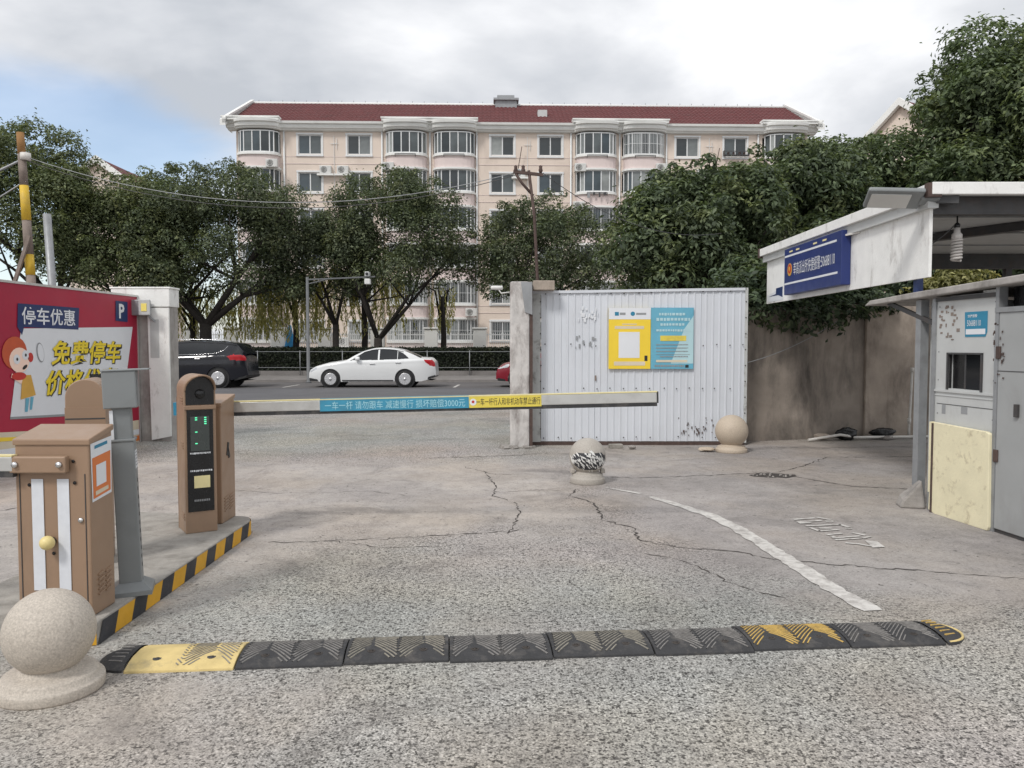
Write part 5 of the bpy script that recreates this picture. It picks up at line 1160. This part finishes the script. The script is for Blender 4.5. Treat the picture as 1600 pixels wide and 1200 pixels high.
for a_, b_ in (((-.165, .06), (.165, .06)), ((.165, .06), (.165, .735)), ((-.165, .06), (-.165, .735))): sm_.bar((a_[0], -.001, a_[1]), (b_[0], -.001, b_[1]), .004, .004)
sm_.build('door_seam', 'dark_metal', N1); MB().lathe([(.0, -.01), (.012, -.009), (.013, -.001)], 12, (.14, 0, .5), 'y').build('lock', 'chrome', N1)
st = MB().add([(.1895, .02, .585), (.1895, .215, .605), (.1895, .225, .905), (.1895, .012, .885)], [(0, 1, 2, 3)]).build('sticker', 'print_white', N1)
MB().add([(.1905, .03, .6), (.1905, .205, .62), (.1905, .21, .83), (.1905, .025, .81)], [(0, 1, 2, 3)]).build('sticker_field', 'print_orange', st)
MB().add([(.1915, .06, .66), (.1915, .16, .67), (.1915, .16, .78), (.1915, .06, .77)], [(0, 1, 2, 3)]).build('sticker_panel', 'print_white', st)
MB().add([(.1915, .05, .615), (.1915, .18, .63), (.1915, .18, .65), (.1915, .05, .637)], [(0, 1, 2, 3)]).build('sticker_strip', 'print_cream', st)
MB().add([(.1905, .05, .855), (.1905, .18, .868), (.1905, .18, .885), (.1905, .05, .872)], [(0, 1, 2, 3)]).build('sticker_strip', 'teal', st)
bo = boom(N1, -.17, -3.8, -.03, .787, 0, .085)
MB().bx(.0, 3.6, -.024, .024, .0425, .05).build('boom_edge', 'boom_top', bo); MB().bx(.0, 3.6, -.018, .018, -.062, -.03).build('rubber_strip', 'black_matte', bo)
# far barrier, arm to the right
N2 = empty('barrier_gate', (-2.40, 6.16, ZI), R(0), 'brown barrier cabinet behind the kiosk, its striped boom across the lane', 'barrier')
cabinet(N2, .30, .3, .985); louvres(N2, .1515, .05, .25, (.09, .115, .14, .165, .19))
MB().bar((.152, .12, .52), (.152, .15, .62), .006, .03).bar((.152, .17, .50), (.152, .14, .57), .006, .03).build('logo', 'print_black', N2)
bo = boom(N2, -.26, 3.58, .345, .87, R(1.35), .095)
MB().bx(-.09, .0, -.026, .026, -.05, .055).build('counterweight', 'teal', bo)
MB().bx(.0, 3.84, -.025, .025, .0475, .056).build('boom_edge', 'boom_top', bo); MB().bx(.0, 3.84, -.018, .018, -.066, -.036).build('rubber_strip', 'black_matte', bo)
MB().bx(3.84, 3.85, -.026, .026, -.04, .052).build('end_cap', 'black_matte', bo)
MB().bx(1.10, 2.31, -.0245, -.0232, -.045, .046).build('blue_film', 'boom_blue', bo); MB().bx(2.313, 2.90, -.0245, -.0232, -.045, .048).build('yellow_film', 'boom_yellow', bo)
MB().bx(1.10, 2.31, -.0255, .0255, .0562, .0572).build('blue_film', 'boom_blue', bo)
text('一车一杆 请勿跟车 减速慢行 损坏赔偿3000元', 'boom_pale', bo, (1.71, -.0255, 0), 1.14, .066, 0.)
text('一车一杆行人和非机动车禁止通行', 'print_black', bo, (2.63, -.0255, .002), .52, .06, 0.)
MB().lathe([(.028, -.0252), (.028, -.0246)], 16, (2.345, 0, .002), 'y').build('film_mark', 'print_white', bo); MB().lathe([(.012, -.0258), (.012, -.0253)], 8, (2.345, 0, .004), 'y').build('film_mark', 'emblem_red', bo)
MB().bx(-.14, .14, .302, .325, .79, .95).build('arm_bracket', 'brown_metal', N2)
# recognition kiosks
def kiosk(loc, rz, label):
    t = empty('payment_kiosk', loc, rz, label, 'kiosk', 'brown kiosks on the island'); hw_, H_ = .112, 1.175; zc_ = H_ - hw_
    def archp(h, z0=0.): return [(-h, z0), (h, z0)] + [(h * math.cos(a), zc_ + h * math.sin(a)) for a in np.linspace(0, math.pi, 17)]
    MB().prism(archp(hw_), .0, .26).build('casing', 'brown_metal', t, bevel=.006)
    hood = MB(); n = 15
    aa = np.linspace(-.05, math.pi + .05, n); vs = []
    for rr_, yf in ((hw_, 1), (hw_ - .012, 1)):
        for a in aa: vs.append((rr_ * math.cos(a), -.02 - .085 * max(0, math.sin(a)) ** 1.5, zc_ + rr_ * math.sin(a)))
        for a in aa: vs.append((rr_ * math.cos(a), .002, zc_ + rr_ * math.sin(a)))
    hood.add(vs, [(i, i + 1, n + i + 1, n + i) for i in range(n - 1)] + [(2 * n + i, 3 * n + i, 3 * n + i + 1, 2 * n + i + 1) for i in range(n - 1)] + [(i, 2 * n + i, 2 * n + i + 1, i + 1) for i in range(n - 1)], True)
    hood.build('camera_hood', 'brown_metal', t)
    h2 = hw_ - .013; MB().prism([(-h2, .95), (h2, .95)] + [(h2 * math.cos(a), zc_ + h2 * math.sin(a)) for a in np.linspace(0, math.pi, 13)], -.004, .004).build('camera_window', 'black', t)
    MB().lathe([(.0, -.02), (.03, -.018), (.036, -.004)], 16, (0, 0, 1.03), 'y').build('camera_lens', 'black', t)
    MB().bx(-hw_, hw_, -.012, .0, .915, .945).build('crossbar', 'brown_metal', t, bevel=.004)
    d_ = MB().bx(-.094, .09, -.006, .002, .16, .912).build('display', 'black', t)
    MB().bx(-.07, .062, -.0085, -.006, .61, .865).build('screen', 'screen', d_)
    for x, z in ((-.03, .855), (-.03, .84), (.035, .855), (.035, .84), (.035, .825), (.035, .81), (-.03, .75), (-.03, .665)): MB().bx(x - .008, x + .008, -.0095, -.0085, z - .004, z + .004).build('led', 'led', d_)
    MB().bx(-.05, .062, -.0085, -.006, .335, .425).build('label_plate', 'boom_top', d_)
    random.seed(8)
    for z, x0, x1 in ((.585, -.075, .07), (.455, -.075, .07)):
        q = MB(); x = x0
        while x < x1: w2 = random.uniform(.004, .012); q.bx(x, x + w2, -.0082, -.006, z + random.uniform(0, .004), z + .014); x += w2 + .004
        tag(q.build('caption', 'print_white', d_), kind='stuff')
    q = MB(); x = -.05
    while x < .06: q.bx(x, x + .008, -.0075, -.006, .235, .25); x += .0125
    tag(q.build('caption', 'skirt', d_), kind='stuff')
    for z in (.96, .98, 1.0, .63, .65, .67, .1, .12, .14): MB().bar((-hw_ - .001, .03, z), (-hw_ - .001, .12, z + .004), .008, .008).build('louvre', 'brown_metal', t)
    MB().bx(-hw_ - .002, hw_ + .002, .258, .264, .0, 1.0).build('rear_door', 'brown_metal', t)
    MB().bx(-hw_, hw_, .262, .266, .925, .933).build('door_seam', 'dark_metal', t)
    MB().bx(-.03, .03, .264, .268, .76, .765).build('door_label', 'print_black', t)
    return t
kiosk((-2.30, 5.88, ZI), R(33), 'brown recognition kiosk with black display panel, right rear of the island')
kiosk((-2.74, 5.22, ZI), R(33 + 165), 'brown round-topped kiosk seen from behind, left of the grey post')
# grey post
G = empty('intercom_post', (-2.14, 4.45, ZI), R(20), 'grey square post with box head beside the nearest barrier cabinet', 'post')
MB().add([(-.11, -.11, 0), (.11, -.11, 0), (.11, .11, 0), (-.11, .11, 0), (-.11, -.11, .025), (.11, -.11, .025), (.11, .11, .025), (-.11, .11, .025), (-.062, -.062, .065), (.062, -.062, .065), (.062, .062, .065), (-.062, .062, .065)], [(0, 3, 2, 1), (0, 1, 5, 4), (1, 2, 6, 5), (2, 3, 7, 6), (3, 0, 4, 7), (4, 5, 9, 8), (5, 6, 10, 9), (6, 7, 11, 10), (7, 4, 8, 11), (8, 9, 10, 11)]).build('base', 'grey_metal', G)
G.rotation_euler = (0, -R(1.8), R(20))
MB().bx(-.058, .058, -.058, .058, .05, .86).build('lower_post', 'grey_metal', G, bevel=.006); MB().bx(-.048, .048, -.048, .048, .86, 1.06).build('upper_post', 'grey_metal', G, bevel=.006)
MB().bx(-.063, .063, -.063, .063, .855, .868).build('collar', 'grey_metal', G, bevel=.003)
hd_ = MB().bx(-.085, .085, -.075, .085, 1.04, 1.245).build('head', 'grey_metal', G, bevel=.006); MB().bx(.0855, .087, -.04, .05, 1.07, 1.2).build('speaker_panel', 'galv', hd_)
MB().bx(-.09, .15, -.08, .09, 1.245, 1.253).build('head_cap', 'grey_metal', G, bevel=.002)
MB().bx(.0585, .0595, -.05, .05, .70, .80).build('label', 'print_white', G); MB().bx(-.0585, -.04, -.0592, -.0585, .87, 1.03).build('tape', 'print_white', G)
for z in np.linspace(.14, .62, 11): MB().bx(.0583, .0592, -.014, .014, z, z + .02).build('stencil_mark', 'print_black', G)
for z in np.linspace(.715, .785, 5): MB().bx(.0596, .0601, -.04, .035, z, z + .006).build('label_line', 'skirt', G)

# ================================================================ right: boundary wall, canopy, booth, debris
wa, wb = Vector((2.6, 12.27, 0)), Vector((10.2, 14.35, 0)); wv_ = wb - wa
Wl = empty('boundary_wall', wa, math.atan2(wv_.y, wv_.x), 'dirty brown concrete boundary wall right of the metal fence', 'wall')
LW = wv_.length; topz = [(0, 2.05), (1.2, 2.1), (2.6, 2.16), (3.3, 2.2), (3.32, 2.32), (3.9, 2.34), (5, 2.36), (LW, 2.4)]
MB().prism([(0, -.05), (LW, -.05)] + [(x, z) for x, z in reversed(topz)], 0, .25).build('panel', 'wall_dirty', Wl)
MB().bx(3.3, 3.72, -.05, .0, -.05, 2.3).build('pilaster', 'wall_pale', Wl, bevel=.01); MB().bx(3.72, 4.45, -.012, .0, -.05, 2.28).build('patch', 'wall_pale', Wl)
MB().bx(0, LW, -.03, .28, 2.42, 2.46).build('coping', 'wall_pale', Wl) if False else None

C = empty('entrance_canopy', (3.85, 13, 0), R(-90), 'white flat-roofed canopy carrying the blue police sign at right', 'canopy')
MB().bx(.86, 5.56, .0, .03, 2.14, 2.765).build('fascia', 'white_peel', C)
MB().bx(.75, 5.68, -.09, .02, 2.86, 2.97).build('roof_edge', 'white_peel', C, bevel=.006); MB().bx(.8, 5.62, -.05, .05, 2.765, 2.86).build('gutter', 'light_grey', C)
MB().bx(.76, 5.66, .02, 4.6, 2.885, 2.96).build('roof_slab', 'light_grey', C); MB().bx(5.66, 5.72, -.06, 4.6, 2.87, 2.98).build('roof_edge', 'white_peel', C, bevel=.006)
MB().bx(.72, .78, -.1, .0, 2.84, 2.98).build('corner_cap', 'rust', C); MB().bx(5.64, 5.71, -.095, .03, 2.85, 2.975).build('corner_cap', 'rust', C)
MB().bx(5.44, 5.54, .04, 4.5, 2.72, 2.88).build('beam', 'dark_metal', C); MB().bx(.85, .95, .04, 4.5, 2.66, 2.88).build('beam', 'dark_metal', C)
MB().bar((1.0, .1, 2.83), (5.4, 2.6, 2.83), .12, .09).build('brace', 'dark_metal', C)
for x in (2.0, 3.2, 4.4): MB().bx(x - .015, x + .015, .04, 4.5, 2.87, 2.8835).build('ceiling_batten', 'galv', C)
for x, y in ((.9, .12), (.9, 3.6), (5.49, 3.6)): MB().bx(x - .045, x + .045, y - .045, y + .045, 0, 2.68).build('post', 'dark_metal', C) if (x, y) != (.9, .12) else MB().bx(5.21, 5.28, .04, .1, 2.0, 2.72).build('post', 'navy', C)
S = empty('police_sign', (3.85, 13, 0), R(-90), 'dark blue police contact sign box on the canopy fascia', 'sign')
MB().bx(1.95, 3.86, -.11, -.003, 2.2, 2.82).build('box', 'navy_sign', S, bevel=.006)
MB().bx(1.97, 3.72, -.1125, -.111, 2.705, 2.73).bx(1.97, 3.76, -.1125, -.111, 2.335, 2.36).build('border_line', 'print_white', S)
text('莘高派出所快捷报警:50688110', 'print_white', S, (3.0, -.114, 2.525), 1.36, .165, 0.)
MB().lathe([(.085, -.1135), (.085, -.111)], 20, (2.17, 0, 2.53), 'y').build('emblem_ring', 'gold', S); MB().lathe([(.062, -.1155), (.062, -.1136)], 20, (2.17, 0, 2.54), 'y').build('emblem_field', 'emblem_red', S)
MB().prism([(2.14, 2.57), (2.14, 2.53), (2.17, 2.5), (2.2, 2.53), (2.2, 2.57)], -.117, -.1156).build('emblem_shield', 'gold', S)
for x in (2.15, 2.4, 3.0, 3.3): MB().bx(x, x + .12, -.113, -.111, 2.76, 2.78).build('vent_slot', 'boom_top', S)
MB().bar((3.86, -.06, 2.76), (4.1, -.01, 2.76), .025, .02).build('fixing_bar', 'pvc', S)
MB().prism([(.9, 2.16), (1.6, 2.16), (1.6, 2.34), (.9, 2.26)], -.004, -.001).build('faded_mark', 'print_white', C)
MB().prism([(.98, 2.24), (1.3, 2.26), (1.3, 2.34), (1.58, 2.35), (1.58, 2.2), (1.4, 2.24)], -.007, -.0045).build('arrow_mark', 'navy', C)
fd = empty('street_floodlight', (3.92, 7.38, 2.84), R(-14), 'grey flat floodlight jutting left from the canopy corner', 'floodlight')
Mq = Matrix.Rotation(R(4), 3, 'Y') @ Matrix.Rotation(R(-22), 3, 'X')
h_ = MB(); h_.obox(Vector((-.40, .0, .03)), .48, .30, .045, Mq); h_.obox(Vector((-.36, .0, .055)), .36, .2, .03, Mq); h_.build('housing', 'grey_metal', fd, bevel=.015)
h_ = MB(); h_.obox(Vector((-.44, .0, .005)), .34, .22, .012, Mq); h_.build('lens', 'lamp_lens', fd)
h_ = MB(); h_.obox(Vector((-.10, .0, .01)), .16, .12, .07, Mq); h_.build('neck', 'grey_metal', fd, bevel=.01)
MB().bar((-.04, .0, .0), (.14, .0, -.01), .07, .07).build('bracket', 'dark_metal', fd); MB().bx(-.47, -.42, -.03, .03, .072, .082).build('sensor', 'print_white', fd)
lp = empty('spiral_lamp', (4.25, 7.7, 2.3), 0, 'unlit spiral energy-saving bulb hanging under the canopy', 'lamp')
sp_ = [(.042 * math.cos(a), .042 * math.sin(a), .02 + .20 * a / 44) for a in np.linspace(0, 44, 180)]
MB().tube(sp_, .0125, 6).build('spiral_tube', 'cfl', lp); MB().lathe([(.0, .215), (.046, .218), (.048, .265), (.03, .285), (.028, .33), (.0, .335)], 18).build('ballast', 'cfl', lp)
MB().lathe([(.0, .325), (.026, .33), (.026, .365), (.008, .38), (.006, .58)], 12).build('lamp_holder', 'black', lp)
wire('lamp_cable', (3.9, 7.7, 2.42), (4.25, 7.7, 2.68), .03, .006, 'dark_metal', 'black cable looping up to the spiral bulb under the canopy')

K = empty('guard_booth', (3.83, 7.25, 0), R(-84.18), 'grey panelled guard booth with small black window at the right edge', 'booth')
MB().bx(.0, .2, .0, .05, .0, 1.92).bx(.62, .80, .0, .05, .0, 1.96).bx(.2, .62, .0, .05, .0, 1.13).bx(.2, .62, .0, .05, 1.43, 1.94).build('wall_panel', 'light_grey', K)
MB().bx(.0, .05, .05, 2.0, 0, 1.92).bx(.05, 3.2, 1.95, 2.0, 0, 1.95).bx(3.15, 3.2, .05, 1.95, 0, 1.95).build('rear_wall', 'light_grey', K)
MB().bx(.84, 3.2, -.02, .03, .03, 1.77).build('door', 'booth_door', K, bevel=.006); MB().bx(.84, 3.2, .10, .12, 1.77, 2.0).build('upper_window', 'black', K)
MB().bx(.8, .84, -.025, .05, 0, 1.99).build('door_post', 'galv', K); MB().bx(.80, 3.2, -.03, .04, 1.77, 1.81).build('door_rail', 'galv', K); MB().bx(.0, 3.2, -.01, .05, .0, .03).build('sill', 'dark_metal', K)
MB().bx(.2, .62, .04, .06, 1.13, 1.43).build('window', 'black', K); MB().bx(.40, .62, .02, .035, 1.13, 1.43).build('sliding_pane', 'car_glass', K); MB().bx(.38, .405, .02, .04, 1.13, 1.43).build('pane_stile', 'dark_metal', K)
MB().bx(.02, .8, -.012, .0, 1.095, 1.115).bx(.02, .8, -.006, .0, 1.06, 1.066).build('trim_strip', 'light_grey', K); MB().bx(-.03, .02, -.015, .05, 0, 1.93).build('corner_post', 'galv', K)
MB().bx(.05, .79, -.003, .0, .985, .99).build('panel_seam', 'dark_metal', K)
for x_, z_ in ((.06, 1.85), (.06, 1.45), (.06, 1.2), (.77, 1.86), (.77, 1.5), (.77, 1.22), (.06, .9), (.77, .9)): MB().lathe([(.0, -.004), (.006, -.003)], 8, (x_, 0, z_), 'y').build('screw', 'dark_metal', K)
MB().bx(.18, .2, -.012, .03, 1.12, 1.44).bx(.62, .64, -.012, .03, 1.12, 1.44).bx(.18, .64, -.012, .03, 1.43, 1.445).build('window_frame', 'dark_metal', K)
MB().bx(.12, .17, -.002, -.0005, .90, .98).build('stencil', 'skirt', K); MB().bx(.38, .46, -.002, -.0005, .92, .98).build('stencil', 'skirt', K)
for z_ in (1.45, .62): MB().bx(.825, .875, -.034, -.02, z_ - .05, z_ + .05).build('hinge', 'rust', K, bevel=.004)
MB().bx(1.05, 1.09, -.04, -.02, .95, 1.05).build('door_handle', 'dark_metal', K); MB().bx(.84, 3.2, -.023, -.02, 1.3, 1.306).build('door_seam', 'dark_metal', K)
MB().bx(.02, .8, -.02, .04, 1.90, 1.935).build('head_rail', 'dark_metal', K)
rfb = MB(); rfb.prism([(-1.05, 1.915), (-.2, 1.94), (3.3, 2.06), (3.3, 2.12), (-.2, 2.0), (-.95, 1.965)], -.09, 2.1); rfb.build('roof_slab', 'conc_old', K, bevel=.01)
MB().bar((-.75, 0, 1.93), (-.02, .02, 1.70), .03, .04).build('roof_bracket', 'dark_metal', K)
MB().bx(-.30, -.22, .0, .08, 0, 1.93).build('rear_post', 'galv', K); MB().bx(-.22, -.03, .1, .12, 0, 1.9).build('filler_panel', 'light_grey', K)
yp = MB().prism([(.03, .02), (.12, -.005 + .0), (.80, .0), (.815, .03), (.80, .79), (.76, .805), (.09, .82), (.05, .80)], -.05, -.014); yp.build('foam_board', 'yellow_foam', K, bevel=.006)
MB().bx(.06, .085, -.056, -.0515, .0, .81).build('board_strap', 'rust', K); MB().bx(.022, .05, -.052, -.012, .18, .82).build('board_edge', 'yellow_foam', K)
stk = MB().prism([(.41, 1.58), (.66, 1.58), (.68, 1.62), (.68, 1.79), (.40, 1.79)], -.004, -.001).build('sticker', 'teal', K); MB().bx(.42, .66, -.0055, -.0042, 1.6, 1.645).build('sticker_strip', 'print_white', stk)
text('50688110', 'print_white', stk, (.52, -.006, 1.695), .17, .05, 0.); text('快捷报警', 'print_white', stk, (.5, -.006, 1.755), .12, .026, .01)
random.seed(6); nt_ = MB()
for i in range(26): a, b = random.uniform(.05, .3), random.uniform(1.55, 1.86); nt_.bx(a, a + random.uniform(.01, .04), -.002 - .0001 * i, -.001, b, b + random.uniform(.01, .03))
tag(nt_.build('notice_residue', 'wood', K), kind='stuff')
sx_ = MB()
for i in range(22): a, b = random.uniform(.7, .83), random.uniform(1.2, 1.7); sx_.bx(a + .08, a + .085 + random.uniform(0, .012), -.029, -.0255, b, b + random.uniform(.005, .03))
tag(sx_.build('rust_spot', 'rust', K), kind='stuff')
# broken kerb stone against the booth
q = MB(); q.add([(0, 0, 0), (.22, -.03, 0), (.24, .16, 0), (.02, .2, 0), (.03, .02, .07), (.2, .02, .26), (.22, .14, .25), (.05, .17, .10)], [(0, 3, 2, 1), (4, 5, 6, 7), (0, 1, 5, 4), (1, 2, 6, 5), (2, 3, 7, 6), (3, 0, 4, 7)])
tag(q.build('broken_kerb_stone', 'rubble', loc=(3.60, 7.36, 0), rz=-.1, bevel=.02), 'broken grey concrete lump leaning at the booth corner', 'rubble')
# pipes and bags at the wall foot
tag(MB().tube([(6.50, 13.05, 0), (6.50, 13.05, .25), (6.51, 13.06, .3), (6.54, 13.07, 1.12)], .02, 8).lathe([(.03, .24), (.03, .32)], 10, (6.5, 13.05, 0)).lathe([(.03, 1.08), (.03, 1.15)], 10, (6.54, 13.07, 0)).build('standing_pipe', 'pvc'), 'thin white pipe standing upright against the dirty wall', 'pipe')
tag(MB().tube([(4.65, 12.5, .03), (5.2, 12.62, .10), (5.5, 12.7, .05), (6.9, 13.0, .03)], .022, 8).build('lying_pipe', 'pvc'), 'bent white pipe lying along the foot of the dirty wall', 'pipe')
def bag(loc, s, label, seed):
    r = np.random.default_rng(seed); mb = MB(); nn, mm_ = 16, 10; vs = []
    for i in range(mm_):
        ph = math.pi * i / (mm_ - 1)
        for j in range(nn):
            th = 2 * math.pi * j / nn; k_ = 1 + .22 * math.sin(3 * th + i) * math.sin(ph) + r.normal() * .06; vs.append((s[0] * k_ * math.sin(ph) * math.cos(th), s[1] * k_ * math.sin(ph) * math.sin(th), s[2] * (1 + math.cos(ph) * k_)))
    mb.add(vs, [(i * nn + j, (i + 1) * nn + j, (i + 1) * nn + (j + 1) % nn, i * nn + (j + 1) % nn) for i in range(mm_ - 1) for j in range(nn)], True)
    tag(mb.build('plastic_bag', 'bag', loc=loc), label, 'bag')
bag((5.35, 12.75, .0), (.17, .1, .10), 'crumpled black bag at the wall foot, left of the paler pilaster', 4); bag((6.02, 12.92, .03), (.2, .09, .075), 'flat black bag at the foot of the paler wall pilaster', 5)
rock('wall_stone', (6.0, 12.72, 0), (.09, .06, .04), 'pale stone lying before the flat black bag', seed=8)
rock('wall_stone', (4.95, 12.7, 0), (.16, .08, .06), 'grey lump of mortar left of the crumpled black bag', 'wall_pale', seed=9)
